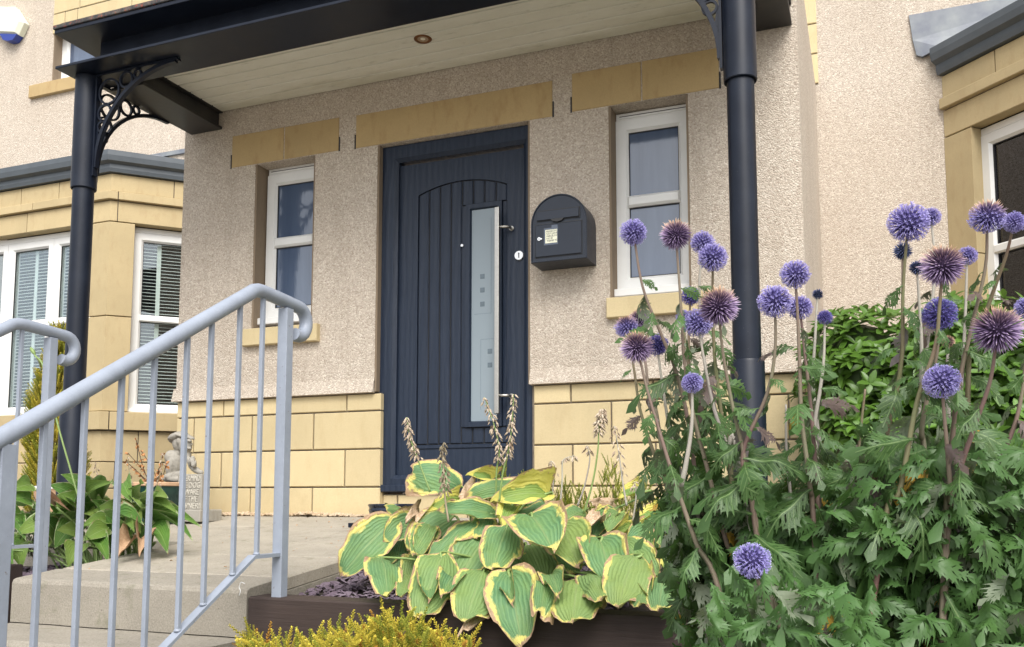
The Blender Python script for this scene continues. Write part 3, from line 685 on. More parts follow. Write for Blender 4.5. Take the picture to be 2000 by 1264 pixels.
def column(x, y, xdir, label):
    c = bpy.data.objects.new('column', MB().lathe([(.057,-.36),(.057,2.40)], 28, (0, 0)).mesh('column', MPAINT)); C.objects.link(c)
    c.parent = can; c.matrix_basis = world(can).inverted() @ Matrix.Translation((x, y, 0)); c['label'] = label; autosmooth(c)
    W = Matrix.Translation((x, y, 0))
    autosmooth(MB().lathe([(.057,1.748),(.066,1.738),(.069,1.742),(.069,2.395),(.057,2.396)], 28, cap=False).build('upper_sleeve', MPAINT, c, M=W))
    autosmooth(MB().lathe([(.069,-.35),(.069,.548),(.066,.556),(.057,.558)], 28, cap=False).build('base_sleeve', MPAINT, c, M=W))
    for ang in ((0 if xdir > 0 else 180), 90):
        B = W @ Matrix.Rotation(R(ang), 4, 'Z')
        L, H = .55, .53; Z = 2.397; x0 = .07
        m = MB(); m.box(x0, x0+.012, -.016, .016, Z-H-.06, Z); m.box(x0+.012, x0+L+.03, -.016, .016, Z-.012, Z)
        pts = [(x0+.012+L*(1-math.cos(t)), 0, Z-.012-H*(1-math.sin(t))) for t in [i*math.pi/2/18 for i in range(19)]]
        for (a, b2) in zip(pts, pts[1:]):
            a, b2 = Vector(a), Vector(b2); d = (b2-a).normalized(); n = Vector((-d.z, 0, d.x)); k = .010
            m.add([(a-n*k)+Vector((0,-.013,0)), (b2-n*k)+Vector((0,-.013,0)), (b2+n*k)+Vector((0,-.013,0)), (a+n*k)+Vector((0,-.013,0)), (a-n*k)+Vector((0,.013,0)), (b2-n*k)+Vector((0,.013,0)), (b2+n*k)+Vector((0,.013,0)), (a+n*k)+Vector((0,.013,0))],
                  [(0,1,2,3),(7,6,5,4),(1,0,4,5),(3,2,6,7),(0,3,7,4),(2,1,5,6)])
        # pointed fillet in the foot of the bracket, circles in the spandrel
        m.prism([(x0+.012, Z-H-.01), (x0+.03, Z-H+.14), (x0+.024, Z-H+.20), (x0+.012, Z-H+.22)], -.004, .004)
        def ring(cx, cz, r, t=.0055):
            for k in range(20):
                a0, a1 = 2*math.pi*k/20, 2*math.pi*(k+1)/20
                q = [(cx+(r+s_)*math.cos(a), yy, cz+(r+s_)*math.sin(a)) for a in (a0, a1) for s_ in (-t, t) for yy in (-.007, .007)]
                m.add(q, [(0,4,6,2),(1,3,7,5),(0,1,5,4),(2,6,7,3)])
        ring(x0+.092, Z-.108, .072); ring(x0+.215, Z-.060, .044); ring(x0+.064, Z-.228, .046); ring(x0+.050, Z-.307, .030); ring(x0+.295, Z-.040, .024); ring(x0+.150, Z-.200, .0)
        m.build('bracket', MPAINT, c, M=B)
    return c
column(-4.088, -.85, 1, 'left column beside the bay window'); column(-.446, -.85, -1, 'right column behind the globe thistles')

# ================================================================== PATH, STEPS, RETAINING TIMBERS
PL, PR_ = -3.05, -1.965
def zp(y): return -.1+.1*y
path = MB(); prof_ys = [(-2.035, -1.05), (-1.05, -.09)]
path.add([(PL, -2.03, -1.5), (PR_, -2.03, -1.5), (PR_, -.02, -1.5), (PL, -.02, -1.5), (PL, -2.03, zp(-2.03)-.052), (PR_, -2.03, zp(-2.03)-.052), (PR_, -.02, zp(-.02)-.052), (PL, -.02, zp(-.02)-.052)],
         [(3,2,1,0),(4,5,6,7),(0,1,5,4),(1,2,6,5),(2,3,7,6),(3,0,4,7)])
path.box(-4.9, PL, -1.04, .01, -1.5, -.262); path.box(PR_, -.3, -.74, .01, -1.5, -.235); path.box(-4.2, -.27, -.075, .012, -.3, -.118)
path = tag(path.build('path', STEPM), None, kind='structure')
def slab(x0, x1, y0, y1, flat=None, nm='paving_slab', t=.05, mat=SLAB):
    g = .006; x0 += g; x1 -= g; y0 += g; y1 -= g; c = .009; dz = random.uniform(-.002, .002)
    z = (lambda y: flat+dz) if flat is not None else (lambda y: zp(y)+dz)
    v = [(x0,y0,z(y0)-t),(x1,y0,z(y0)-t),(x1,y1,z(y1)-t),(x0,y1,z(y1)-t),(x0,y0,z(y0)-c),(x1,y0,z(y0)-c),(x1,y1,z(y1)-c),(x0,y1,z(y1)-c),
         (x0+c,y0+c,z(y0)),(x1-c,y0+c,z(y0)),(x1-c,y1-c,z(y1)),(x0+c,y1-c,z(y1))]
    return MB().add(v, [(3,2,1,0),(0,1,5,4),(1,2,6,5),(2,3,7,6),(3,0,4,7),(4,5,9,8),(5,6,10,9),(6,7,11,10),(7,4,8,11),(8,9,10,11)]).build(nm, mat, path)
ys = [-1.84, -1.42, -1.06, -.53, -.08]
for y0, y1 in zip(ys, ys[1:]): 
    if y0 < -1.06-.01: slab(PL, PR_, y0, y1)
    elif y0 < -.9: slab(PL, -2.45, y0, y1); slab(-2.45, PR_, y0, y1)
    else: slab(PL, -2.2, y0, y1); slab(-2.2, PR_, y0, y1)
for x0, x1 in ((-3.65, PL), (-4.25, -3.65), (-4.85, -4.25)):
    slab(x0, x1, -1.04, -.53); slab(x0, x1, -.53, -.08)
for x0, x1 in ((PR_, -1.4), (-1.4, -.85)): slab(x0, x1, -.74, -.1)
# nosing block of the top step, and lower steps with rounded worn edges
def step_block(y0, y1, ztop, zbot, slope=0, nm='step'):
    r = .018; prof = [(y1, zbot), (y0, zbot), (y0, ztop-r), (y0+r*.3, ztop-r*.3), (y0+r, ztop), (y1, ztop+slope*(y1-y0))]
    xs = [PL+i*(PR_-PL)/24 for i in range(25)]; vs = []; k = len(prof)
    for i, x in enumerate(xs):
        for j, (y, z) in enumerate(prof):
            jt = .0025*noise.noise(Vector((x*9, y*3, z*7))) if 0 < i < 24 else 0
            vs.append((x, y+jt, z+jt*.6))
    fs = [(i*k+j, i*k+(j+1)%k, (i+1)*k+(j+1)%k, (i+1)*k+j) for i in range(24) for j in range(k)]+[tuple(range(k))[::-1], tuple(24*k+j for j in range(k))]
    fs = [f[::-1] for f in fs]
    return MB().add(vs, fs).build(nm, STEPM, path)
step_block(-2.05, -1.845, zp(-2.05), -.468, .1)
step_block(-2.37, -2.02, -.472, -.633); step_block(-2.69, -2.33, -.637, -.80); step_block(-3.01, -2.65, -.803, -.965); step_block(-3.33, -2.97, -.968, -1.13); step_block(-3.65, -3.29, -1.133, -1.3); step_block(-3.97, -3.6, -1.303, -1.5)
MB().box(PL+.01, PR_-.01, -2.03, -1.9, -1.5, -.47).box(PL+.01, PR_-.01, -2.35, -2.04, -1.5, -.64).box(PL+.01, PR_-.01, -3.6, -2.6, -1.5, -1.31).box(PL+.01, PR_-.01, -2.95, -2.3, -1.5, -.97).build('step_core', STEPM, path)

def sleeper(x0, x1, y0, y1, z0, z1, label, grp='sleepers edging the beds'):
    m = MB(); n = max(2, int((x1-x0)/.12)); bm = bmesh.new()
    m.rbox(x0, x1, y0, y1, z0, z1, .006)
    return tag(m.build('timber_sleeper', TIMBER), label, 'sleeper', grp)
sleeper(-1.960, -.30, -2.05, -1.94, -.545, -.331, 'dark stained timber sleeper under the variegated hosta, topmost of the retaining wall')
sleeper(-1.960, -.30, -2.053, -1.94, -.765, -.549, 'lower dark timber sleeper behind the golden conifer')
sleeper(-.292, 1.6, -2.05, -1.94, -.545, -.331, 'timber sleeper hidden in thistle leaves at the right')
sleeper(-4.4, -3.135, -2.04, -1.93, -.50, -.262, 'short dark timber sleeper left of the top step, behind the railings')
MB().box(-1.955, 1.55, -2.045, -1.95, -1.5, -.768).build('retaining_wall', TIMBER); tag(bpy.data.objects['retaining_wall'], 'dark timber retaining wall foot below the sleepers', 'wall')

# ================================================================== RAILINGS
def railing(X, dy, label, near):
    t = thing('handrail', label, 'railing', (X, -2.03+dy, -.31), 'grey steel handrails of the steps')
    Y = lambda y: y+dy
    r = .0235; S = .60
    pts = []
    yl = -4.4 if near else -3.9
    pts.append((X, Y(yl), .683-(-2.185-yl)*S)); pts.append((X, Y(-2.22), .683-.035*S-.002)); pts += [(X, Y(-2.195), .676), (X, Y(-2.17), .683), (X, Y(-2.14), .684), (X, Y(-2.03), .678), (X, Y(-1.945), .672)]
    cz, rr, c0 = .672-.052, .052, -1.945
    for k in range(1, 13): a = math.pi/2-math.pi*k/12*1.12; pts.append((X, Y(c0+rr*math.cos(a)), cz+rr*math.sin(a)))
    autosmooth(MB().tube(pts, r, 20).build('rail', RAIL, t), 50)
    h = .0190
    def sq(y, z0, z1, hh, nm): return MB().rbox(X-hh, X+hh, Y(y)-hh, Y(y)+hh, z0, z1, .002).build(nm, RAIL, t)
    sq(-2.014, -.334, .652, h, 'post')
    def railz(y): return .683-max(0, (-2.185-y))*S
    def lowz(y): return -.19-max(0, (-2.165-y))*S
    sq(-3.085, -.97, railz(-3.085)-.02, h, 'post'); 
    if near: sq(-4.1, -1.5, railz(-4.1)-.02, h, 'post')
    bys = [-2.1515-.1185*k for k in range(8)] if not near else NEAR
    for y in bys: sq(y, lowz(y)+.004, railz(y)-.008, .0070, 'baluster')
    for y in bys:      # weld beads
        z = lowz(y)+.008
        MB().lathe([(.0105, z-.002), (.0115, z+.001), (.0080, z+.006)], 8, (X, Y(y))).build('weld_bead', RAIL, t, True)
    # flat bottom bar: level stub then follows the pitch
    m = MB(); P = [(-2.01, -.19), (-2.165, -.19), (-3.085, lowz(-3.085))]
    vs = []
    for i, (y, z) in enumerate(P):
        dz = .006; vs += [(X-.015, Y(y), z-dz), (X+.015, Y(y), z-dz), (X+.015, Y(y), z+dz), (X-.015, Y(y), z+dz)]
    fs = [(i*4+j, i*4+(j+1)%4, i*4+4+(j+1)%4, i*4+4+j) for i in range(2) for j in range(4)]+[(3,2,1,0),(8,9,10,11)]
    m.add(vs, fs).build('bottom_bar', RAIL, t)
    return t
NEAR = []
for px in (508, 463, 408, 361, 298, 235, 165): NEAR.append(onX(px, 818, -1.86).y)
NEAR += [NEAR[-1]-.12, NEAR[-1]-.24]
NEAR = [y for y in NEAR if y > -3.04]
railing(-1.86, 0, 'grey steel handrail in front, curling down beside the variegated hosta', True)
railing(-3.10, .13, 'grey steel handrail at the far left of the steps, in front of the left bay', False)

# ================================================================== OBJECTS ON THE WALLS
def text_mesh(txt, size, extrude, name, mat, parent, M, align='CENTER', space=1., shear=0., sp=1.):
    cu = bpy.data.curves.new('txt', 'FONT'); cu.body = txt; cu.size = size; cu.extrude = extrude; cu.align_x = align; cu.space_line = space; cu.shear = shear; cu.space_character = sp; cu.resolution_u = 2
    o = bpy.data.objects.new('txt', cu); C.objects.link(o); bpy.context.view_layer.update()
    me = bpy.data.meshes.new_from_object(o.evaluated_get(bpy.context.evaluated_depsgraph_get())); bpy.data.objects.remove(o); bpy.data.curves.remove(cu)
    me.materials.clear(); me.materials.append(mat); return link(name, me, parent, M)
def mailbox():
    x0, x1, z0, zc = -1.634, -1.324, 1.240, 1.447; xm = (x0+x1)/2; r = (x1-x0)/2; yf = -.18
    t = thing('mailbox', 'dark anthracite round topped mailbox on the wall between door and right window', 'mailbox', (xm, 0, z0))
    def outline(s=0.): return [(x0+s, z0+s), (x1-s, z0+s)]+[(xm+(r-s)*math.cos(a), zc+(r-s)*math.sin(a)) for a in [i*math.pi/20 for i in range(21)]]
    a, b = outline(), outline(.006); n = len(a); m = MB()
    m.add([(x, -.004, z) for x, z in a]+[(x, yf+.004, z) for x, z in a]+[(x, yf, z) for x, z in outline(.003)]+[(x, yf, z) for x, z in outline(.007)]+[(x, yf+.006, z) for x, z in outline(.009)],
          [(k*n+i, k*n+(i+1)%n, (k+1)*n+(i+1)%n, (k+1)*n+i) for k in range(4) for i in range(n)]+[tuple(range(n))[::-1], tuple(range(4*n, 5*n))])
    autosmooth(m.build('body', MAIL, t))
    MB().cbox(x0+.026, x1-.028, yf-.003, yf+.008, z0+.028, z0+.202, .003).build('door', MAIL, t)
    m = MB(); g = .0035; X0, X1, Z0, Z1 = x0+.026-g, x1-.028+g, z0+.028-g, z0+.202+g
    m.box(X0, X1, yf+.003, yf+.008, Z1-.0025, Z1+.0015).box(X0, X0+g-.0004, yf+.003, yf+.008, Z0, Z1-.0025).box(X1-g+.0004, X1, yf+.003, yf+.008, Z0, Z1-.0025).box(X0+g, X1-g, yf+.003, yf+.008, Z0, Z0+g-.0004); m.build('door_gap', GREYSEAL, t)
    MB().box(x0+.036, x1-.040, yf+.002, yf+.010, z0+.222, z0+.2265).build('slot', GREYSEAL, t)
    m = MB(); m.add([(x0+.036,yf-.006,z0+.227),(x1-.042,yf-.006,z0+.227),(x1-.042,yf-.001,z0+.275),(x0+.036,yf-.001,z0+.275),(x0+.036,yf+.006,z0+.227),(x1-.042,yf+.006,z0+.227),(x1-.042,yf+.006,z0+.275),(x0+.036,yf+.006,z0+.275)],
                    [(0,1,2,3),(0,3,7,4),(2,1,5,6),(1,0,4,5),(3,2,6,7)]); m.build('letter_flap', MAIL, t)
    MB().box(x1-.040, x1-.037, yf-.002, yf+.007, z0+.22, z0+.279).box(x0+.036, x1-.042, yf-.0015, yf+.007, z0+.2755, z0+.279).build('slot_edge', GREYSEAL, t)
    m = MB(); vs = []
    m.prism([(xm-.042, z0+.2265), (xm-.030, z0+.2145), (xm-.004, z0+.209), (xm+.02, z0+.2135), (xm+.033, z0+.2265)], yf-.0066, yf+.006); m.build('finger_pull', GREYSEAL, t)
    m = MB(); cylY(m, x0+.050, z0+.125, yf-.009, yf, .0095, 16); m.box(x0+.056, x0+.066, yf-.007, yf-.0035, z0+.1215, z0+.1285); m.build('lock', CHROME, t)
    m = MB(); cylY(m, x0+.050, z0+.125, yf-.0105, yf-.0091, .003, 8); m.build('keyhole', GREYSEAL, t)
    # the taped note
    nx0, nx1, nz0, nz1 = x0+.084, x0+.150, z0+.098, z0+.170
    nt_ = thing('paper_note', 'small cream handwritten note taped to the mailbox door', 'note', ((nx0+nx1)/2, yf-.004, nz0))
    MB().box(nx0, nx1, yf-.0052, yf-.0044, nz0, nz1).build('paper', PAPER, nt_)
    m = MB(); m.box(nx0-.008, nx1+.004, yf-.0041, yf-.0034, nz0-.010, nz1+.010).box(nx0+.035, nx1+.002, yf-.0041, yf-.0034, nz1+.010, nz1+.024); m.build('tape', TAPE, nt_)
    M = Matrix.Translation((nx0+.005, yf-.0056, nz1-.014)) @ Matrix.Rotation(R(90), 4, 'X') @ Matrix.Rotation(R(2), 4, 'Z')
    text_mesh('PLEASE DO\nNOT LEAVE\nPARCELS AT\nNO 30\nTHANK YOU', .0135, .0002, 'handwriting', INK, nt_, M, 'LEFT', .95, .15, .86)
mailbox()

def alarm():
    t = thing('alarm_box', 'pale six sided burglar alarm box with blue base high on the left wall', 'alarm box', (-8.34, 2.0, 4.83))
    P = [onY(x, y, 2.0-.07) for x, y in ((-22, 26), (0, 13), (28, 13), (47, 44), (36, 68), (-4, 66), (-26, 52))]
    poly = [(p.x, p.z) for p in P][::-1]
    cx = sum(p[0] for p in poly)/7; cz = sum(p[1] for p in poly)/7; n = 7; m = MB()
    m.add([(x, 1.995, z) for x, z in poly]+[(x, 1.935, z) for x, z in poly]+[(cx+(x-cx)*.86, 1.905, cz+(z-cz)*.86) for x, z in poly], [(k*n+i, k*n+(i+1)%n, (k+1)*n+(i+1)%n, (k+1)*n+i) for k in range(2) for i in range(n)]+[tuple(range(2*n, 3*n))])
    m.build('casing', ALARMW, t)
    Q = [onY(x, y, 1.93) for x, y in ((1, 67), (35, 68), (27, 79), (17, 81), (8, 79))]; poly = [(p.x, p.z) for p in Q][::-1]
    MB().prism(poly, 1.915, 1.995).build('strobe', ALARMB, t)
alarm()

# ================================================================== PLANT KIT
def basis(y, z):     # local y -> y, local z close to z
    y = Vector(y).normalized(); x = y.cross(Vector(z))
    x = x.normalized() if x.length > 1e-5 else Vector((1,0,0)); z = x.cross(y)
    return Matrix((x, y, z)).transposed().to_4x4()
def place(p, y, z, s=1, sx=None): return Matrix.Translation(Vector(p)) @ basis(y, z) @ Matrix.Diagonal((sx or s, s, sx or s, 1))
def rv(a=1.): return Vector((random.uniform(-a, a), random.uniform(-a, a), random.uniform(-a, a)))

def blade(name, mat, wfun, nL=12, nW=6, curl=.9, cup=.25, wave=.03, lobe=.0, seed=0, roll=0., pucker=.0, ratio=1.0, fold=0.):
    """unit leaf: length 1 on +y, width 1 on x"""
    m = MB(); vs = []; uv = []
    for i in range(nL+1):
        v = (1-math.cos(math.pi*i/nL))/2*.6+i/nL*.4; w_ = wfun(v)
        if curl: yc, zc = math.sin(curl*v)/curl, -(1-math.cos(curl*v))/curl
        else: yc, zc = v, 0
        for j in range(nW+1):
            u = -1+2*j/nW; au = abs(u)
            x = u*w_*.5
            y = yc-lobe*au**1.5*(1-v)**3
            z = zc+cup*w_*(au**2)*.5-fold*(1-au)*w_*.25
            e = noise.noise(Vector((u*1.6+seed*7, v*4.5, seed*3.1)))
            z += wave*au*math.sin(v*13+u*2+seed*2)*(.4+v)+pucker*noise.noise(Vector((u*5+seed, v*11, seed)))
            x += .06*e*au*w_; z += roll*au**3*w_*e*3
            vs.append((x, y, z)); uv.append((u, v) if (u, v) != (0, 0) else (0, .0001))
    k = nW+1
    fs = [(i*k+j, i*k+j+1, (i+1)*k+j+1, (i+1)*k+j) for i in range(nL) for j in range(nW)]
    m.add(vs, fs, 0, uv)
    me = m.mesh(name, mat, True); return me
def w_heart(v):
    if v < .40: return max(.02, 1-((.40-v)/.40)**2.4)**.5
    return max(.003, 1-((v-.40)/.60)**2.2)**.74
def w_lance(v): return max(0., math.sin(math.pi*min(1, v)**.75))**.9 if 0 < v < 1 else .03
def w_ellip(v): return max(0., math.sin(math.pi*v))**.8 if 0 < v < 1 else .05

def thistle_leaf(mat, seed):
    rnd = random.Random(seed); m = MB(); n = 6
    def zz(x, y): return -.55*y*y-.75*abs(x)**1.4+.05*math.sin(9*y+seed)+.03*math.sin(14*x+seed)
    def P(x, y): return (x, y*(1-.18*y), zz(x, y))
    ys = [i/14 for i in range(15)]
    hw = [.020+.022*math.sin(math.pi*min(1, y*1.1))*(1-y*.5) for y in ys]
    vs = []; uv = []
    for y, h in zip(ys, hw):
        for u in (-1, 0, 1): vs.append(P(u*h, y)); uv.append((u*.25, y+.001))
    m.add(vs, [(i*3+j, i*3+j+1, i*3+j+4, i*3+j+3) for i in range(14) for j in range(2)], 0, uv)
    for side in (-1, 1):
        for k in range(n):
            t = .13+.125*k+rnd.uniform(-.015, .015); L = (.22, .36, .42, .36, .27, .17)[k]*rnd.uniform(.85, 1.12)
            ang = R(rnd.uniform(38, 52)); d = Vector((side*math.cos(ang), math.sin(ang))); q = Vector((-d.y*side, d.x*side))
            if side < 0: q = Vector((d.y, -d.x))*-1
            q = Vector((-d.y, d.x)); b = Vector((0, t)); wd = .034+.015*(k in (1, 2, 3))
            ctr = [b, b+d*L*.35, b+d*L*.68, b+d*L]
            wl = [wd*.75, wd*.95, wd*.55, 0]
            vs = []; uv = []
            for c, h in zip(ctr, wl):
                for s in (-1, 0, 1): p = c+q*h*s; vs.append(P(p.x, p.y)); uv.append((s*.7+.0001, .5))
            fs = [(i*3+j, i*3+j+1, i*3+j+4, i*3+j+3) if side > 0 else (i*3+j+3, i*3+j+4, i*3+j+1, i*3+j) for i in range(3) for j in range(2)]
            if side > 0: fs = [f[::-1] for f in fs]
            m.add(vs, fs, 0, uv)
            for s, tt in ((1, .42), (-1, .55)):       # side teeth
                c = b+d*L*tt; e = c+(q*s*.9+d*.75).normalized()*L*.36
                a1 = c-d*L*.13+q*s*wd*.5; a2 = c+d*L*.16+q*s*wd*.4
                tri = [P(a1.x, a1.y), P(a2.x, a2.y), P(e.x, e.y)]
                m.add(tri, [(0, 1, 2) if s*side < 0 else (2, 1, 0)] if False else [(0, 1, 2)], 0, [(.5, .5)]*3)
    tip = [P(-.055, .90), P(.055, .90), P(0, 1.16), P(-.11, 1.02), P(.11, 1.02), P(0, .86)]
    m.add(tip, [(0, 5, 1), (0, 1, 2), (0, 2, 3), (1, 4, 2)], 0, [(.3, .5)]*6)
    me = m.mesh('leaf', mat, False)
    bm = bmesh.new(); bm.from_mesh(me)
    for f in bm.faces:
        f.normal_update()
        if f.normal.z < 0: f.normal_flip()
    bm.to_mesh(me); bm.free(); me.polygons.foreach_set('use_smooth', [True]*len(me.polygons)); return me

def fib(n):
    for i in range(n):
        z = 1-2*(i+.5)/n; r = math.sqrt(1-z*z); a = i*2.399963; yield Vector((r*math.cos(a), r*math.sin(a), z))
def head_mesh(kind, mats, seed):
    rnd = random.Random(seed); m = MB(); bm = bmesh.new(); bmesh.ops.create_icosphere(bm, subdivisions=2, radius=.50)
    m.add([v.co[:] for v in bm.verts], [[v.index for v in f.verts] for f in bm.faces]); bm.free()
    N = {'open': 230, 'brown': 420, 'dark': 150, 'half': 210}[kind]
    for d in fib(N):
        d = (d+Vector((rnd.uniform(-.06, .06), rnd.uniform(-.06, .06), rnd.uniform(-.06, .06)))).normalized()
        a = d.cross(Vector((.3, .5, .81))).normalized(); b = d.cross(a)
        op = kind == 'open' or (kind == 'half' and d.z < .35+rnd.uniform(-.3, .3))
        L = rnd.uniform(.86, 1.07)+.06*noise.noise(d*2.2+Vector((seed, 0, 0)))
        if op:
            r1 = L*.80; w0, w1 = .018, .034
            vs = [d*.42+(a*math.cos(t)+b*math.sin(t))*w0 for t in (0, 2.09, 4.19)]+[d*r1+(a*math.cos(t)+b*math.sin(t))*w1 for t in (0, 2.09, 4.19)]
            m.add(vs, [(0,1,4,3),(1,2,5,4),(2,0,3,5),(3,4,5)])
            ph = rnd.random()*6
            for k in range(5):
                t = ph+k*1.2566; e = (a*math.cos(t)+b*math.sin(t)); f = (a*math.cos(t+1.57)+b*math.sin(t+1.57))
                m.add([d*r1+f*.016, d*r1-f*.016, d*(r1+.10)+e*.055+f*.012, d*(r1+.12)+e*.105], [(0,1,2),(2,1,3),(0,2,3)])
        else:
            w0 = .027 if kind == 'brown' else (.036 if kind != 'dark' else .05)
            L2 = L*(.98 if kind != 'dark' else .92)
            vs = [d*.4+(a*math.cos(t)+b*math.sin(t))*w0*.7 for t in (0, 2.09, 4.19)]+[d*L2*.78+(a*math.cos(t)+b*math.sin(t))*w0 for t in (0, 2.09, 4.19)]+[d*L2]
            m.add(vs, [(0,1,4,3),(1,2,5,4),(2,0,3,5),(3,4,6),(4,5,6),(5,3,6)])
    return m.mesh('flower_head', mats)
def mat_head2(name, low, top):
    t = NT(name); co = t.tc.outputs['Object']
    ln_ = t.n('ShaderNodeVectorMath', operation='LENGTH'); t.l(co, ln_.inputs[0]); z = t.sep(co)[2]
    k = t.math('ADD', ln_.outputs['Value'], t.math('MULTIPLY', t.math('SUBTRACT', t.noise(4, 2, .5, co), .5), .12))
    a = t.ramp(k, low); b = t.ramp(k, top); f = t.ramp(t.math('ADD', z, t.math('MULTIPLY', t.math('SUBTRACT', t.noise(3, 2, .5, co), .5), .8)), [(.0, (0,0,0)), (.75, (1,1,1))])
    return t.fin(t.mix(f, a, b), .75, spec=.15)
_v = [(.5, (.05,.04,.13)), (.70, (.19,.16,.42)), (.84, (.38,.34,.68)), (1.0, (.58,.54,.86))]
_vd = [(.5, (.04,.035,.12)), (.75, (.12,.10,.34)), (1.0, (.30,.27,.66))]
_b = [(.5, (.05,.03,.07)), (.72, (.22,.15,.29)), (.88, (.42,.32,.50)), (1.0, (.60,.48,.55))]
_t = [(.5, (.05,.03,.05)), (.70, (.22,.14,.16)), (.86, (.58,.38,.25)), (1.0, (.78,.56,.38))]
_d = [(.5, (.02,.025,.05)), (.8, (.07,.09,.19)), (.95, (.20,.22,.42)), (1., (.36,.37,.60))]
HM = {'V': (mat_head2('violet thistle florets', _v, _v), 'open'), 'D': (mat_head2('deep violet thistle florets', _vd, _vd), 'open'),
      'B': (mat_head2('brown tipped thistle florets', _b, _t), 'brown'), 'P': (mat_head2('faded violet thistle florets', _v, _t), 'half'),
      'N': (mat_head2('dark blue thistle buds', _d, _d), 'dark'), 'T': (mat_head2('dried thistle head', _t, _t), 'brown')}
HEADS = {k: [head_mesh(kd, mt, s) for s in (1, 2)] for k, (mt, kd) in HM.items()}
TLEAF = [thistle_leaf(TH_LEAF, s) for s in (1, 2, 3, 4)]; TLY = thistle_leaf(TH_YEL, 5); TLP = thistle_leaf(TH_PUR, 6)

def smooth_path(pts, n):
    pts = [Vector(p) for p in pts]; out = []
    P = [pts[0]*2-pts[1]]+pts+[pts[-1]*2-pts[-2]]
    for i in range(1, len(P)-2):
        for k in range(n):
            t = k/n; a, b, c, d = P[i-1], P[i], P[i+1], P[i+2]
            out.append(.5*((2*b)+(c-a)*t+(2*a-5*b+4*c-d)*t*t+(3*b-a-3*c+d)*t**3))
    out.append(pts[-1]); return out

def clump(name, label, cat, loc): return thing(name, label, cat, loc)
CLL = clump('globe_thistle', 'globe thistle clump in front of the right window and column, violet and brown round heads', 'globe thistle', (-.42, -2.9, -.82))
CLM = clump('globe_thistle', 'globe thistle stems just right of the dark column, with violet heads and small dark one', 'globe thistle', (-.16, -2.95, -.82))
CLR = clump('globe_thistle', 'globe thistle clump at the right edge in front of the green shrub and right bay', 'globe thistle', (.25, -3.0, -.82))
CLF = clump('globe_thistle', 'low globe thistle shoot with one pale violet head among leaves at the bottom right', 'globe thistle', (-.15, -3.2, -.82))
LEAFN = {}
def thistle(cl, pts, kind, r, Y=-3.05, Ye=None, smat=ST_P, leaves=True, label=None, toground=True, lead=1.0, kk=0):
    """pts in photo pixels, head centre first; r head radius in pixels"""
    Ye = Y if Ye is None else Ye; n = len(pts)
    W = [onY(x, y, lerp(Y, Ye, i/max(1, n-1))) for i, (x, y) in enumerate(pts)]
    if toground:
        d = W[-1]-W[-2]; g = Vector((W[-1].x+max(-.12, min(.12, d.x/abs(d.z)*.35)), W[-1].y-.02, -.84))
        if W[-1].z > -.7: W.append(g)
    path = smooth_path(W, 7); tot = len(path)
    o = MB().tube(path, [.0020+.0026*min(1, i/tot*1.3) for i in range(tot)], 7).build('stem', smat, cl, True)
    R_ = r*1.14*depth(W[0])/1767
    if kind:
        d = (path[0]-path[2]).normalized(); a = random.random()*6.28
        M = Matrix.Translation(W[0]) @ basis((math.cos(a), math.sin(a), 0), d) @ Matrix.Diagonal((R_*1.04, R_*1.04, R_*1.0, 1))
        h = link('flower_head', random.choice(HEADS[kind]), o, M)
        lb = {'B': 'brown tipped fading head', 'T': 'small dried tan head', 'N': 'small dark blue unopened head', 'P': 'violet head turning tan on top'}.get(kind)
        if lb: h['label'] = lb
    if not leaves: return o
    s = 0; acc = R_*1.2+.05; az = random.random()*6.28; nxt = acc; prev = path[0]
    for i, p in enumerate(path[1:], 1):
        s += (p-prev).length; prev = p
        while s > nxt and p.z > -.62:
            dd = nxt; c = LEAFN.get(cl.name, 0)
            if c >= 298: return o
            L = min(.108, (.028+.20*dd)*random.uniform(.7, 1.25))*lead
            if p.z < -.12 and random.random() < .72: nxt += .03; continue
            az += 2.4+random.uniform(-.4, .4); el = random.uniform(-.75, .35)
            if dd > .35 and random.random() < .3: el -= .4
            y = Vector((math.cos(az)*math.cos(el), math.sin(az)*math.cos(el), math.sin(el)))
            q = random.random(); me = TLP if q < (.12 if dd < .22 else 0) else (TLY if q > .993 else random.choice(TLEAF))
            link('leaf', me, o, place(p, y, Vector((0, -.75, .7))+rv(.5), L)); LEAFN[cl.name] = c+1
            nxt += (.030 if dd < .25 else .027)*random.uniform(.7, 1.3)
    return o
T = thistle
T(CLL, [(1237,454),(1255,560),(1290,650),(1320,725),(1345,830),(1365,980),(1395,1110)], 'V', 25, -3.0, -2.9)
T(CLL, [(1320,459),(1330,600),(1336,700),(1352,800),(1380,910),(1416,1051),(1450,1180)], 'B', 29, -3.05, -2.95)
T(CLL, [(1372,474),(1366,560),(1372,680),(1392,780),(1420,900),(1440,1050)], 'V', 22, -2.85, -2.8, ST_L)
T(CLL, [(1392,503),(1392,600),(1396,700),(1410,820),(1430,960)], 'V', 27, -2.95, -2.85, ST_G)
T(CLL, [(1349,579),(1345,660),(1350,780),(1372,900),(1400,1020)], 'D', 18, -2.8, -2.8, ST_G)
T(CLL, [(1403,599),(1412,690),(1430,790),(1455,900),(1478,1050),(1500,1180)], 'B', 37, -3.12, -3.0)
T(CLL, [(1363,631),(1378,720),(1395,800),(1420,870),(1452,945)], 'V', 27, -3.0, -3.0, ST_L)
T(CLL, [(1223,638),(1238,720),(1250,800),(1275,880),(1305,960),(1340,1060)], 'P', 22, -2.85, -2.85, ST_G)
T(CLL, [(1249,625),(1262,720),(1270,800),(1290,860)], 'B', 21, -2.8, -2.85, leaves=False)
T(CLL, [(1244,678),(1265,765),(1290,850),(1318,940),(1359,1059),(1420,1214)], 'B', 31, -3.1, -3.05)
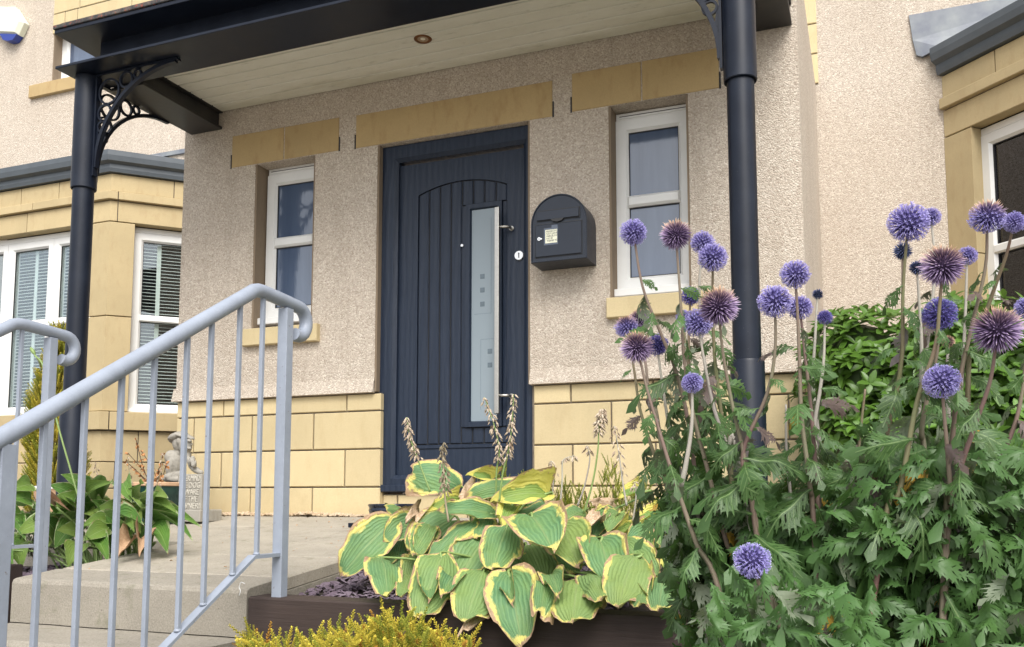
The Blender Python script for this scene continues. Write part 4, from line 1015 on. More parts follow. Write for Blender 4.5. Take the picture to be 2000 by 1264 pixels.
T(CLL, [(1283,674),(1295,760),(1310,850),(1340,960),(1380,1080)], 'D', 21, -2.9, -2.9, ST_L)
T(CLL, [(1352,748),(1351,830),(1340,905),(1330,950)], 'V', 20, -3.1, -3.08, ST_L, leaves=False, toground=False)
T(CLL, [(1335,619),(1345,720),(1375,830),(1410,950)], 'V', 14, -2.7, -2.75, ST_G)
T(CLM, [(1513,589),(1514,680),(1498,770),(1452,880),(1462,960),(1480,1060)], 'V', 31, -3.1, -3.02)
T(CLM, [(1553,536),(1558,620),(1562,720),(1566,820),(1582,950),(1592,1080)], 'V', 27, -3.05, -3.0)
T(CLM, [(1562,601),(1572,690),(1584,800),(1594,933),(1600,1050)], 'V', 23, -2.95, -2.9, ST_P)
T(CLM, [(1597,575),(1592,660),(1588,760),(1602,880),(1606,1000)], 'N', 11, -2.8, -2.8, ST_L)
T(CLM, [(1611,620),(1609,700),(1602,760),(1590,850),(1600,980)], 'D', 14, -2.85, -2.85, ST_L)
T(CLM, [(1535,790),(1536,880),(1545,980),(1552,1080)], None, 10, -2.75, -2.75, ST_L)
T(CLR, [(1774,436),(1764,560),(1762,690),(1748,780),(1718,908),(1705,1010)], 'V', 37, -3.1, -3.0, ST_G)
T(CLR, [(1818,424),(1826,520),(1815,640),(1800,760),(1790,900)], 'V', 18, -2.75, -2.75, ST_L)
T(CLR, [(1763,491),(1763,600),(1760,700),(1745,800),(1730,920)], 'N', 18, -2.95, -2.9, ST_P, leaves=False)
T(CLR, [(1791,523),(1796,600),(1800,690),(1795,800),(1770,950)], 'N', 15, -2.85, -2.8, ST_L)
T(CLR, [(1841,519),(1835,600),(1826,680),(1790,790),(1757,960),(1718,1083)], 'B', 40, -3.15, -3.1, ST_G)
T(CLR, [(1889,500),(1886,600),(1880,720),(1868,850),(1850,960)], 'V', 18, -2.8, -2.8, ST_L)
T(CLR, [(1928,423),(1925,520),(1900,630),(1875,740),(1860,860),(1850,990)], 'P', 32, -3.05, -2.95)
T(CLR, [(1981,434),(1965,500),(1940,570),(1905,680),(1890,800)], 'V', 20, -2.9, -2.8, ST_G)
T(CLR, [(1835,614),(1830,690),(1815,760),(1800,850),(1812,960)], 'D', 31, -3.05, -3.0, ST_P)
T(CLR, [(1948,644),(1935,740),(1905,830),(1872,930),(1850,1060)], 'B', 45, -3.2, -3.1)
T(CLR, [(1839,745),(1845,820),(1852,900),(1856,980),(1845,1060)], 'V', 33, -3.15, -3.1)
T(CLR, [(2003,602),(2004,700),(1985,820),(1940,935),(1920,1050)], 'V', 20, -3.0, -2.95)
T(CLR, [(1852,668),(1850,740),(1852,820)], 'T', 12, -2.9, -2.9, ST_L, leaves=False, toground=False)
T(CLR, [(1690,760),(1680,850),(1670,960),(1660,1080)], None, 8, -2.8, -2.8, ST_G)
T(CLF, [(1469,1095),(1484,1145),(1505,1195),(1530,1250)], 'V', 34, -3.28, -3.25)

def left_edge(y): return 1262 if y < 850 else lerp(1262, 1325, min(1, (y-850)/400))
def foliage(cl, x0, x1, n, seed, ytop, Y0, Y1, Ls=(.05, .10)):
    rnd = random.Random(seed); m = MB(); mats = [TH_LEAF, TH_YEL, TH_PUR]; cnt = 0
    src = [([v.co.copy() for v in me.vertices], [tuple(p.vertices) for p in me.polygons]) for me in TLEAF]
    while cnt < n:
        x = rnd.uniform(x0, x1); y = rnd.uniform(820, 1420); yt = ytop(x)
        if x < left_edge(y)+rnd.uniform(5, 45): continue
        if y < yt+rnd.random()**2*90: continue
        Yd = rnd.uniform(Y0, Y1); p = onY(x, y, Yd)
        if p.z < -.80: continue
        az = rnd.uniform(0, 6.28); el = rnd.uniform(-.9, .4)
        yv = Vector((math.cos(az)*math.cos(el), math.sin(az)*math.cos(el)-.25, math.sin(el)))
        if x < left_edge(y)+90: yv.x = abs(yv.x)*.6
        zv = Vector((rnd.uniform(-.5, .5), -.8+rnd.uniform(-.5, .5), .8)); L = rnd.uniform(*Ls)
        M = place(p-yv.normalized()*L*.5, yv, zv, L); vs, fs = rnd.choice(src); q = rnd.random()
        m.add([M @ v for v in vs], fs, 1 if q > .985 else (2 if q < .02 else 0), [(.4, .5)]*len(vs)); cnt += 1
    o = m.build('basal_foliage', mats, cl, True); o['kind'] = 'stuff'
foliage(CLL, 1262, 1500, 760, 3, lambda x: 925 if x > 1330 else 900, -3.0, -2.45)
foliage(CLM, 1460, 1680, 700, 4, lambda x: 945, -3.05, -2.4)
foliage(CLR, 1620, 2090, 2000, 5, lambda x: 850 if x > 1660 else 900, -3.15, -2.45)
foliage(CLF, 1380, 1700, 260, 6, lambda x: 1120, -3.35, -3.1, (.045, .075))

# ---- green shrub against the wall
def shrub():
    t = thing('evergreen_shrub', 'bright green glossy leaved shrub against the wall below the right bay', 'shrub', (.5, -.1, -.35))
    leaf = blade('leaf', LAUREL, w_ellip, 4, 2, .5, .35, 0, seed=1); leaf2 = blade('leaf', LAUREL, w_lance, 4, 2, .9, .2, 0, seed=2)
    meshes = [leaf, leaf2]; rnd = random.Random(11); Ms = []
    blobs = [((-.02,-.2,.52), (.27,.42,.34)), ((.02,-.25,.15), (.26,.45,.42)), ((.42,-.2,.50), (.42,.5,.36)), ((.9,-.15,.52), (.45,.5,.33)), ((.6,-.3,.1), (.6,.5,.5)), ((1.25,-.1,.45), (.35,.5,.38))]
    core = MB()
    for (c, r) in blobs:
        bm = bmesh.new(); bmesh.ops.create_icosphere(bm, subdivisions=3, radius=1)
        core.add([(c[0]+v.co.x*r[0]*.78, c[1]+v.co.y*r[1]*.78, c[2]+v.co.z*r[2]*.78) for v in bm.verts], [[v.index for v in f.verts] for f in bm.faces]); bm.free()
        nc = int(330*r[0]*r[2]/.12)
        for _ in range(nc):
            d = Vector((rnd.gauss(0, 1), rnd.gauss(0, 1)-.5, rnd.gauss(0, 1)+.15)).normalized()
            if d.y > .5: continue
            k = rnd.uniform(.80, 1.06)+.07*noise.noise(d*4)
            p = Vector((c[0]+d.x*r[0]*k, c[1]+d.y*r[1]*k, c[2]+d.z*r[2]*k))
            up = (d+Vector((0, -.2, .8))+Vector((rnd.uniform(-.4,.4), rnd.uniform(-.4,.4), 0))).normalized(); a0 = rnd.uniform(0, 6.28); side = up.cross(Vector((.2, .9, .1))).normalized(); s2 = up.cross(side)
            for q in range(rnd.randint(4, 7)):
                a = a0+q*2.4; out = side*math.cos(a)+s2*math.sin(a); tl = .15+.16*q
                y = out+up*(.9-tl); Ms.append((place(p, y, up, rnd.uniform(.055, .085), rnd.uniform(.022, .033)), rnd.randint(0, 1)))
    Ms.sort(key=lambda q: q[0].translation.y+.15*abs(q[0].translation.x)-(0 if q[0].translation.z > .1 else -2))
    for M, k in Ms[:295]: link('leaf', meshes[k], t, M)
    m = MB(); src = [([v.co.copy() for v in me.vertices], [tuple(p.vertices) for p in me.polygons]) for me in meshes]; uvs = [(.3, .5)]
    for M, k in Ms[295:]: vs, fs = src[k]; m.add([M @ v for v in vs], fs, 0, uvs*len(vs))
    o = m.build('foliage', LAUREL, t, True); o['kind'] = 'stuff'
    o = core.build('dark_shade_core', DARKSH, t); o['kind'] = 'stuff'  # solid dark blobs stand in for the shade deep inside the leaves
shrub()

# ---- the big variegated hosta
HB = Vector((-1.18, -1.62, -.36))
hosta = thing('hosta', 'large variegated hosta with yellow edged, scorched leaves spilling over the dark timber', 'hosta', HB)
VAR = [blade('leaf', HOSTA, w_heart, 16, 10, .65, (.22,-.12,.3,.05,-.2)[s-1], .035, .15, s, .05, .034) for s in (1, 2, 3, 4, 5)]
VAR2 = [blade('leaf', HOSTA, w_heart, 16, 10, 1.5, -.22, .03, .10, s, .15, .022) for s in (6, 7)]
VARY = [blade('leaf', HOSTAY, w_heart, 14, 8, 1.2, .45, .05, .06, s, .15, .02) for s in (8, 9)]
DRYL = [blade('dried_leaf', DRY, w_heart, 16, 10, .9, .3, .10, .05, s, .15, .13) for s in (1, 2)]
def zp2(zx, zy): return 560+zx/2.5, 780+zy/2.5
def big_leaf(b, t, w, lay, kind='V', tilt=0., k=None, Yt=None, up=.45):
    bx, by = zp2(*b); tx, ty = zp2(*t); Yb = -1.50-.065*lay
    yt = Yt if Yt is not None else Yb-.10-.012*lay
    if ty > 1163 and yt > -2.075: yt = -2.10-.012*lay
    if ty > 1163: Yb = min(Yb, -1.90-.012*lay)
    B, T_ = onY(bx, by, Yb), onY(tx, ty, yt); mid = (B+T_)/2
    L = (T_-B).length; W_ = 1.22*w/2.5*depth(mid)/1767
    me = random.choice({'V': VAR, 'C': VAR2, 'Y': VARY, 'D': DRYL}[kind]) if k is None else {'V': VAR, 'C': VAR2, 'Y': VARY, 'D': DRYL}[kind][k]
    tip = Vector(me.vertices[len(me.vertices)//1-1].co); tipv = Vector((0, max(v.co.y for v in me.vertices), 0)); 
    last = [v.co for v in me.vertices if v.co.y > tipv.y-.02]; tz = sum(c.z for c in last)/len(last)
    chord = math.hypot(tipv.y, tz); ang = math.atan2(-tz, tipv.y)
    axis = (T_-B).normalized(); tocam = (CAM-mid).normalized()
    n0 = (tocam*.9+Vector((0, 0, up))+rv(.12)); X = axis.cross(n0).normalized(); n = X.cross(axis)
    n = (n*math.cos(tilt)+X*math.sin(tilt)).normalized(); X = axis.cross(n).normalized()
    # rotate back so that the curved blade's chord runs base -> tip
    y = axis*math.cos(ang)+n*math.sin(ang); z = n*math.cos(ang)-axis*math.sin(ang)
    s = L/chord; M = Matrix.Translation(B) @ Matrix((X, y, z)).transposed().to_4x4() @ Matrix.Diagonal((W_, s, s, 1))
    M = Matrix.Translation(B) @ Matrix((X, y, z)).transposed().to_4x4() @ Matrix.Diagonal((W_*1.02, s, (s+W_)/2, 1))
    if abs((W_+s)/2-s) > 1e-6: M = Matrix.Translation(B) @ Matrix((X, y, z)).transposed().to_4x4() @ Matrix.Diagonal((W_*1.02, s, s, 1))
    o = link('leaf', me, hosta, M)
    if kind == 'D': o['label'] = 'crumpled dried brown leaf'
    # petiole
    c0 = HB+Vector((random.uniform(-.12, .12), random.uniform(-.05, .08), 0)); mid2 = (c0+B)/2+Vector((0, 0, .05))
    start = B-y*.0
    MB().tube(smooth_path([c0, mid2, B-axis*.03+n*-.012, B+y*.01-n*.004], 4), .0045, 6).build('leaf_stalk', HSTEM, hosta, True)
L_ = big_leaf
# back rows first
for a in [((640,590),(475,520),70,0), ((1000,395),(880,370),60,0,'Y'), ((1740,455),(1615,480),85,0,'Y'), ((600,590),(480,600),60,0,'Y'), ((1600,560),(1480,500),80,0,'D'), ((1150,470),(1260,540),90,0),
          ((840,430),(605,365),175,1,'C',0,0), ((1185,430),(880,475),120,1,'C'), ((930,450),(850,500),80,1,'D'), ((1270,520),(1115,575),70,1), ((1445,545),(1335,605),100,1), ((1590,545),(1490,680),95,1), ((1700,620),(1590,690),70,1,'Y'), ((1840,560),(1700,600),80,1,'Y'), ((560,690),(515,890),110,1), ((640,600),(470,690),130,1), ((1830,590),(1900,640),60,1,'V'),
          ((1265,465),(1000,500),120,2,'Y'), ((870,510),(690,540),95,2,'Y'), ((800,590),(590,740),190,2), ((500,610),(265,865),185,2,'V',0,0), ((645,760),(595,925),115,2), ((600,860),(560,968),90,2), ((1540,580),(1440,640),70,2,'D'), ((1790,640),(1655,700),110,2), ((650,560),(585,600),60,2,'D'),
          ((1005,560),(735,545),105,3,'V',.2), ((460,775),(490,965),150,3), ((1170,715),(1255,895),180,3,'C'), ((700,640),(640,780),90,3),
          ((900,605),(680,800),100,4,'V',.5), ((760,765),(650,1068),195,4), ((960,690),(835,890),185,4), ((1340,630),(1430,815),215,4), ((1650,700),(1795,895),165,4), ((1700,770),(1620,1020),200,4), ((1840,865),(1815,1032),155,4), ((1900,730),(1840,870),75,4,'Y'), ((890,620),(790,700),90,3),
          ((1075,625),(1005,832),175,5), ((1195,570),(1300,740),250,5), ((1530,690),(1590,922),200,5), ((1270,890),(1240,1045),110,5,'C'),
          ((960,845),(870,1092),195,6), ((1420,880),(1398,1090),235,6), ((1010,1060),(855,1135),90,6,'D'), ((1090,860),(1150,1210),228,7)]:
    L_(*a)
for a in [((700,620),(620,760),120,3), ((880,700),(800,820),120,3), ((1080,730),(1130,850),120,3.5), ((1350,700),(1400,860),130,3.5), ((560,720),(470,800),90,1), ((1230,760),(1180,850),110,3), ((820,860),(760,960),120,3.5), ((1480,850),(1540,980),140,3.5), ((1290,860),(1330,960),110,4), ((1700,640),(1770,740),110,2.5), ((1620,560),(1560,650),90,1.5), ((700,880),(690,985),110,3), ((1760,900),(1720,1010),120,3.5), ((1850,640),(1860,760),100,3), ((1100,520),(1050,620),110,2.5,'Y'), ((980,560),(930,680),110,2.5)]: L_(*a)
for _ in range(34):   # shaded inner leaves
    x = random.uniform(480, 1820); y = random.uniform(560, 860)
    L_((x, y), (x+random.uniform(-90, 90), y+random.uniform(60, 150)), random.uniform(70, 130), -1.0+random.random()*1.5, 'V')
def scape(pts, Y, y0f, cols=(SEED, HSTEM), n=64, spread=.016, grp=hosta):
    P = [onY(x, y, Y) for x, y in pts]; path = smooth_path(P, 8); n_s = len(path)
    o = MB().tube(path, [.0014+.0024*i/n_s for i in range(n_s)], 6).build('flower_stalk', cols[1], grp, True)
    m = MB(); pod = [(0,0,0),(.28,.35,.1),(-.25,.4,-.05),(.1,.5,-.3),(.02,1,.05),(-.1,.55,.3)]
    lim = int(n_s*y0f)
    for i in range(n):
        f = (i/n)**.9; p = path[min(lim, int(f*lim))]; a = i*2.4; s = random.uniform(.015, .029)
        y = Vector((math.cos(a)*.6, math.sin(a)*.6, -1+random.uniform(-.3, .5))); M = place(p+Vector((math.cos(a), math.sin(a), 0))*spread*random.uniform(.1, .8)*min(1, .3+f*2), y, rv(), s, s*.62)
        m.add([M @ Vector(q) for q in pod], [(0,1,4),(0,2,4),(0,3,1),(1,3,4),(2,5,0),(5,4,2),(0,5,1)])
    q = m.build('seed_pods', cols[0], o); q['kind'] = 'stuff'; q['label'] = 'withered papery flowers'
scape([zp2(586,88),zp2(600,180),zp2(628,260),zp2(662,350),zp2(700,450)], -1.75, .58)
scape([zp2(768,210),zp2(760,290),zp2(770,380),zp2(772,470),zp2(790,600)], -1.85, .75, (SEEDD, SEEDD))
scape([(946,776),(965,830),(975,880),(970,920),(968,980)], -1.7, .65)
scape([(1003,770),(1000,830),(993,880),(982,925),(975,980)], -1.78, .6)
scape([zp2(1545,45),zp2(1525,130),zp2(1520,240),zp2(1495,400),zp2(1450,560)], -1.75, .36)
scape([zp2(1600,130),zp2(1620,250),zp2(1640,400),zp2(1660,520)], -1.7, .6, (SEED, ST_L), 22)
scape([zp2(1290,300),zp2(1302,380),zp2(1298,480),zp2(1310,560)], -1.6, .3, (SEED, ST_L), 9)
scape([zp2(1405,275),zp2(1350,300),zp2(1345,400),zp2(1335,520)], -1.62, .35, (SEED, ST_L), 12)
scape([zp2(1465,225),zp2(1480,290),zp2(1455,420),zp2(1420,520)], -1.65, .25, (SEED, ST_L), 10)
scape([zp2(1700,400),zp2(1705,480),zp2(1690,600)], -1.6, .3, (SEED, ST_L), 8)

# ---- green hosta left of the path
GB = onY(205, 1085, -1.3); GB.z = -.36
gh = thing('hosta', 'plain green hosta with pointed arching leaves behind the railings', 'hosta', GB)
GL = [blade('leaf', GHOSTA, w_lance, 10, 4, c, .35, .012, 0, s, 0, .006) for s, c in ((1, 1.1), (2, 1.5), (3, .8))]
def gleaf(b, t, w, Y=-1.35, me=None, mat=None):
    q = lambda p: (p[0]/2.724, 800+p[1]/2.724)
    B, T_ = onY(*q(b), Y), onY(*q(t), Y-.12); L = (T_-B).length; wd = w/2.724*depth(B)/1767
    mid = (B+T_)/2; me = me or random.choice(GL); axis = (T_-B).normalized(); n0 = (CAM-mid).normalized()*.9+Vector((0,0,.5))+rv(.25); X = axis.cross(n0).normalized(); n = X.cross(axis)
    ty = max(v.co.y for v in me.vertices); tz = min(v.co.z for v in me.vertices); ch = math.hypot(ty, tz); ang = math.atan2(-tz, ty)
    y = axis*math.cos(ang)+n*math.sin(ang); z = n*math.cos(ang)-axis*math.sin(ang); s = L/ch
    o = link('leaf', me, gh, Matrix.Translation(B) @ Matrix((X, y, z)).transposed().to_4x4() @ Matrix.Diagonal((wd*1.5, s, s, 1)))
    c0 = GB+Vector((random.uniform(-.08, .08)+.35*(B.x-GB.x), random.uniform(-.05, .1), 0)); MB().tube(smooth_path([c0, (c0+B)/2+Vector((0,0,.04)), B], 4), .005, 6).build('leaf_stalk', HSTEM, gh, True)
for a in [((420,600),(290,742),95), ((475,420),(322,345),60), ((415,470),(262,400),75), ((415,520),(238,500),80), ((300,600),(85,672),85), ((165,400),(52,430),70), ((165,480),(45,470),75), ((60,620),(140,700),70), ((575,630),(438,700),75,-1.5), ((480,490),(605,385),75),
          ((545,480),(600,400),60), ((600,590),(768,622),70,-1.5), ((800,610),(1078,632),62,-1.4), ((830,610),(1028,702),55,-1.42), ((790,640),(895,772),90,-1.45), ((660,400),(705,500),75), ((745,470),(770,395),60), ((430,720),(362,838),85,-1.55), ((20,750),(75,842),60,-1.5), ((650,640),(716,655),50,-1.55),
          ((550,740),(440,690),60,-1.5), ((480,560),(400,380),70), ((350,560),(240,470),80), ((500,520),(540,350),55), ((120,560),(10,600),80), ((700,600),(640,470),70), ((620,700),(560,560),80), ((300,680),(200,560),90), ((740,620),(800,500),60), ((560,600),(480,480),90), ((680,640),(600,760),70,-1.5), ((500,700),(580,820),70,-1.5), ((160,650),(70,560),80), ((420,640),(520,580),90), ((820,640),(760,540),70), ((250,640),(330,560),80)]: gleaf(*a)
rr_ = random.Random(9)
for _ in range(34):
    x0_, y0_ = rr_.uniform(60, 820), rr_.uniform(480, 760); a_ = rr_.uniform(-1, 1); gleaf((x0_, y0_), (x0_+150*a_+rr_.uniform(-20, 20), y0_+rr_.uniform(-90, 110)), rr_.uniform(55, 85), rr_.uniform(-1.45, -1.15))
DG = blade('dried_leaf', DRYBR, w_lance, 10, 6, 1.2, .9, .08, 0, 5, .1, .06)
for a in [((700,700),(625,800),70,-1.6), ((745,695),(740,792),70,-1.6), ((300,520),(380,545),32,-1.5)]: gleaf(*a, me=DG)
P1 = lambda x, y: (x/2.724, 800+y/2.724)
MB().tube(smooth_path([onY(*P1(420,480), -1.5), onY(*P1(375,320), -1.5), onY(*P1(310,90), -1.5), onY(86, 720, -1.5), onY(68, 694, -1.5)], 5), .0042, 7).build('flower_stalk', HSTEM, gh, True)
m = MB(); M = place(onY(69, 694, -1.5), (-.6, 0, .7), (0, -1, 0), .055, .030); 
bud = [(.35*math.sin(math.pi*v)**.8*math.cos(a), v, .35*math.sin(math.pi*v)**.8*math.sin(a)) for v in [i/6 for i in range(7)] for a in [j*math.pi/3 for j in range(6)]]
m.add([M @ Vector(p) for p in bud], [(i*6+j, i*6+(j+1)%6, i*6+6+(j+1)%6, i*6+6+j) for i in range(6) for j in range(6)]); m.build('bud', HSTEM, gh, True)
for p in ([(505,280),(520,360),(545,430),(560,520)], [(680,250),(690,380),(680,520),(690,640)], [(860,230),(855,330),(835,400),(830,470),(840,540)]):
    scape([P1(*q) for q in p], -1.3, .95, (SEED, SEEDD), 24, .014, gh)

# ---- sprig foliage (conifers, heather)
def sprig(rnd, nn=46, nl=.16):
    vs = [(-.012,0,0),(.012,0,0),(0,1,0),(0,0,.012)]; fs = [(0,1,2),(1,3,2),(3,0,2)]
    for i in range(nn):
        v = (i+.5)/nn; a = i*2.4; l = nl*(1.15-.75*v)*rnd.uniform(.8, 1.2); d = Vector((math.cos(a), .75, math.sin(a))).normalized()*l; c = Vector((0, v, 0)); s = d.cross(Vector((0,1,0))).normalized()*.020
        k = len(vs); vs += [tuple(c-s), tuple(c+s), tuple(c+d*.6+s*1.6), tuple(c+d), tuple(c+d*.6-s*1.6)]; fs += [(k,k+1,k+2,k+3,k+4)]
    return vs, fs
_r = random.Random(5); SPR = [sprig(_r) for _ in range(4)]
def sprigs(name, parent, items, mats):
    m = MB()
    for p, d, L, k in items:
        M = place(p, d, rv(), L); vs, fs = random.choice(SPR); m.add([M @ Vector(v) for v in vs], fs, k)
    o = m.build(name, mats, parent); o['kind'] = 'stuff'; return o
def golden_conifer():
    t = thing('golden_conifer', 'low spreading golden yellow conifer in front of the dark timber wall', 'conifer', (-1.5, -2.4, -.82))
    top = [(470,1222),(500,1212),(530,1240),(560,1232),(600,1236),(640,1218),(665,1205),(700,1212),(745,1183),(790,1190),(825,1205),(860,1218),(900,1222),(935,1240),(960,1262)]
    def ty(x):
        for (a, b), (c, d) in zip(top, top[1:]):
            if a <= x <= c: return lerp(b, d, (x-a)/(c-a))
        return 1300
    it = []
    for _ in range(1500):
        x = random.uniform(476, 925); y = ty(x)+40+random.random()**1.3*190; Y = random.uniform(-2.62, -2.16); p = onY(x, y, Y)
        if p.x < -1.93 and p.y > -2.1: continue
        d = Vector((random.uniform(-.7, .55), random.uniform(-.9, .2), random.uniform(.2, 1.1))); q = random.random()
        it.append((p, d, random.uniform(.045, .085), 0 if q < .58 else (1 if q < .95 else 2)))
    sprigs('foliage', t, it, [YCON, YCON2, OCON])
    for x in range(500, 950, 38):
        a = onY(x, ty(x)+25, -2.35); MB().tube(smooth_path([Vector((-1.5+(x-700)/1767*1.2, -2.4, -.82)), (Vector((-1.5+(x-700)/1767*1.6, -2.4, -.6))), a], 5), [.007-.0005*i for i in range(11)], 5).build('branch', TWIG, t, True)
    m = MB(); M0 = onY(715, 1300, -2.38)
    bm = bmesh.new(); bmesh.ops.create_icosphere(bm, subdivisions=3, radius=1); m.add([(M0.x+v.co.x*.34, M0.y+v.co.y*.16, M0.z-.09+v.co.z*.12+.03*noise.noise(v.co*3)) for v in bm.verts], [[v.index for v in f.verts] for f in bm.faces]); bm.free()
    o = m.build('dark_shade_core', DARKSH, t); o['kind'] = 'stuff'  # dark filler ellipsoid, inner shade of the conifer put into its colour
golden_conifer()
def tall_conifer():
    b = onY(100, 990, .1); t = thing('columnar_conifer', 'narrow upright golden conifer behind the left column and handrail', 'conifer', (b.x, .1, -.14))
    it = []; topz = onY(108, 655, .1).z
    for _ in range(2600):
        v = random.random(); z = -.1+v*(topz+.1); xx = b.x+.01*v+.03*math.sin(v*9); r = .15*(1-v**2.5)+.03; a = random.uniform(0, 6.28); rr = r*random.uniform(.5, 1)
        p = Vector((xx+rr*math.cos(a), .1+rr*math.sin(a), z)); d = Vector((math.cos(a)*.7, math.sin(a)*.7, 1)); it.append((p, d, random.uniform(.07, .11), 0 if random.random() < .62 else 1))
    sprigs('foliage', t, it, [YCON, YCON2]); MB().tube([(b.x, .1, -.15), (b.x+.02, .1, .5), (b.x+.05, .1, topz)], [.02, .012, .003], 6).build('trunk', TWIG, t)
tall_conifer()
def small_shrub(px0, px1, y0, y1, Y, n, label, mat=LSHRUB, mat2=YCON2):
    c = onY((px0+px1)/2, y1, Y); t = thing('small_shrub', label, 'shrub', (c.x, Y, -.36)); it = []
    for _ in range(n):
        f = random.random(); x = lerp(px0, px1, f); hump = math.sin(math.pi*f)**.5*(.7+.3*math.sin(f*17)); y = lerp(y1, y0, hump*random.random()**.7)
        p = onY(x, y, Y+random.uniform(-.1, .1)); it.append((p, Vector((random.uniform(-.6, .6), random.uniform(-.5, .2), 1)), random.uniform(.03, .06), random.randint(0, 1)))
    sprigs('foliage', t, it, [mat, mat2])
    for k in range(4): a = onY(lerp(px0, px1, .2+.2*k), lerp(y1, y0, .6), Y); MB().tube([(c.x, Y, -.36), ((a+Vector((c.x, Y, -.36)))/2), a], .003, 5).build('branch', TWIG, t)
small_shrub(925, 1050, 912, 1000, -1.35, 230, 'small lime green shrub behind the hosta, in front of the door foot')
small_shrub(1045, 1120, 925, 1010, -1.25, 120, 'feathery pale green shrub behind the hosta, just right of the door')
small_shrub(1105, 1290, 905, 1040, -1.30, 360, 'yellow green bushy shrub between the hosta and the globe thistles')
small_shrub(20, 130, 985, 1090, -1.2, 260, 'dark fine leaved shrub behind the left handrail post', DARKSH, DARKSH)
small_shrub(360/2.724, 420/2.724, 900, 950, -.7, 60, 'little dark green shrub beside the foot of the left column', DARKSH, YCON2)

# ================================================================== POTS, STATUE
def pot(name, label, cat, x, y, prof, mats, z0, soil=None):
    t = thing(name, label, cat, (x, y, z0))
    autosmooth(MB().lathe([(r, z0+z) for r, z in prof], 32, (x, y)).build('pot_body', mats[0], t)); return t
zg = zp(-.5)
c = onY(302, 945, -.5); RP = .175
t = thing('planter', 'dark green glazed planter with pale terracotta rim and a withered plant', 'plant pot', (c.x, -.5, zg))
autosmooth(MB().lathe([(.115,zg),(.12,zg+.004),(.150,zg+.11),(.158,zg+.165),(.163,zg+.172),(.166,zg+.222),(.155,zg+.222),(.15,zg+.19)], 36, (c.x, -.5), cap=False).build('pot_body', GREENPOT, t))
autosmooth(MB().lathe([(.168,zg+.215),(.176,zg+.219),(.176,zg+.233),(.168,zg+.238),(.150,zg+.236),(.150,zg+.20)], 36, (c.x, -.5), cap=False).build('rim', TERRA, t))
MB().lathe([(.001,zg+.205),(.151,zg+.205)], 24, (c.x, -.5), cap=False).build('soil', SOIL, t)
wp = thing('withered_plant', 'withered plant with curled orange brown leaves in the green planter', 'plant', (c.x, -.5, zg+.2))
DO = [blade('leaf', DRYORG, w_ellip, 5, 2, 1.6, .8, .05, 0, s, .3, .04) for s in (1, 2)]
for br_ in range(9):
    tx, ty_ = [(265,855),(250,885),(245,900),(275,880),(290,900),(318,885),(325,905),(262,915),(310,915)][br_]
    e = onY(tx, ty_, -.5+random.uniform(-.05, .05)); s0 = Vector((c.x+random.uniform(-.04, .04), -.5, zg+.2)); pth = smooth_path([s0, (s0+e)/2+rv(.015), e], 6)
    o = MB().tube(pth, .0022, 5).build('twig', TWIG, wp)
    for k in range(11):
        p = pth[random.randint(4, len(pth)-1)]; link('leaf', random.choice(DO), o, place(p, rv()+Vector((0, -.2, -.4)), rv(), random.uniform(.02, .038), random.uniform(.012, .02)))
c2 = onY(100, 952, -.35); z2 = zp(-.35)
t = thing('plant_pot', 'small brown pot with white rim behind the green hosta leaves', 'plant pot', (c2.x, -.35, z2))
autosmooth(MB().lathe([(.07,z2),(.075,z2+.004),(.10,c2.z-.01),(.10,c2.z)], 28, (c2.x, -.35)).build('pot_body', TERRA, t)); autosmooth(MB().lathe([(.10,c2.z-.012),(.108,c2.z-.008),(.108,c2.z+.006),(.09,c2.z+.008),(.09,c2.z-.02)], 28, (c2.x, -.35), cap=False).build('rim', UPVC, t))
c3 = onY(768, 1005, -.42); z3 = zp(-.42)
t = thing('glazed_bowl', 'navy glazed plant bowl beside the door step, half behind the hosta', 'plant pot', (c3.x, -.42, z3))
autosmooth(MB().lathe([(.06,z3),(.07,z3+.004),(.122,z3+.06),(.128,z3+.078),(.124,z3+.09),(.132,z3+.104),(.128,z3+.110),(.112,z3+.106),(.105,z3+.085)], 36, (c3.x, -.42), cap=False).build('pot_body', NAVYPOT, t))
MB().lathe([(.001,z3+.088),(.107,z3+.088)], 24, (c3.x, -.42), cap=False).build('soil', SOIL, t)
for k in range(4): link('leaf', GL[0], t, place((c3.x-.03+.02*k, -.45, z3+.09), (math.cos(k*1.7), -.3, .5), (0, 0, 1), .05, .025))
c4 = onY(716, 1012, -.5); tag(MB().rbox(c4.x-.075, c4.x+.10, -.56, -.44, zp(-.5)-.002, zp(-.5)+.022, .004).build('black_tray', NAVYPOT), 'flat black tray on the paving left of the navy bowl', 'tray')

def remeshed(name, blobs, mat, parent, vox=.006, M=None):
    m = MB()
    for c, r, *rot in blobs:
        bm = bmesh.new(); bmesh.ops.create_uvsphere(bm, u_segments=20, v_segments=14, radius=1)
        Rm = rot[0] if rot else Matrix.Identity(3)
        m.add([tuple(Vector(c)+Rm @ Vector((v.co.x*r[0], v.co.y*r[1], v.co.z*r[2]))) for v in bm.verts], [[v.index for v in f.verts] for f in bm.faces]); bm.free()
    me0 = m.mesh(name, mat); o = bpy.data.objects.new('tmp', me0); C.objects.link(o)
    rm = o.modifiers.new('r', 'REMESH'); rm.mode = 'VOXEL'; rm.voxel_size = vox; sm = o.modifiers.new('s', 'SMOOTH'); sm.iterations = 3
    bpy.context.view_layer.update(); me = bpy.data.meshes.new_from_object(o.evaluated_get(bpy.context.evaluated_depsgraph_get())); bpy.data.objects.remove(o)
    me.name = name
    for p in me.polygons: p.use_smooth = True
    for v in me.vertices: v.co += v.normal*.0018*noise.noise(v.co*90)
    return link(name, me, parent, M)
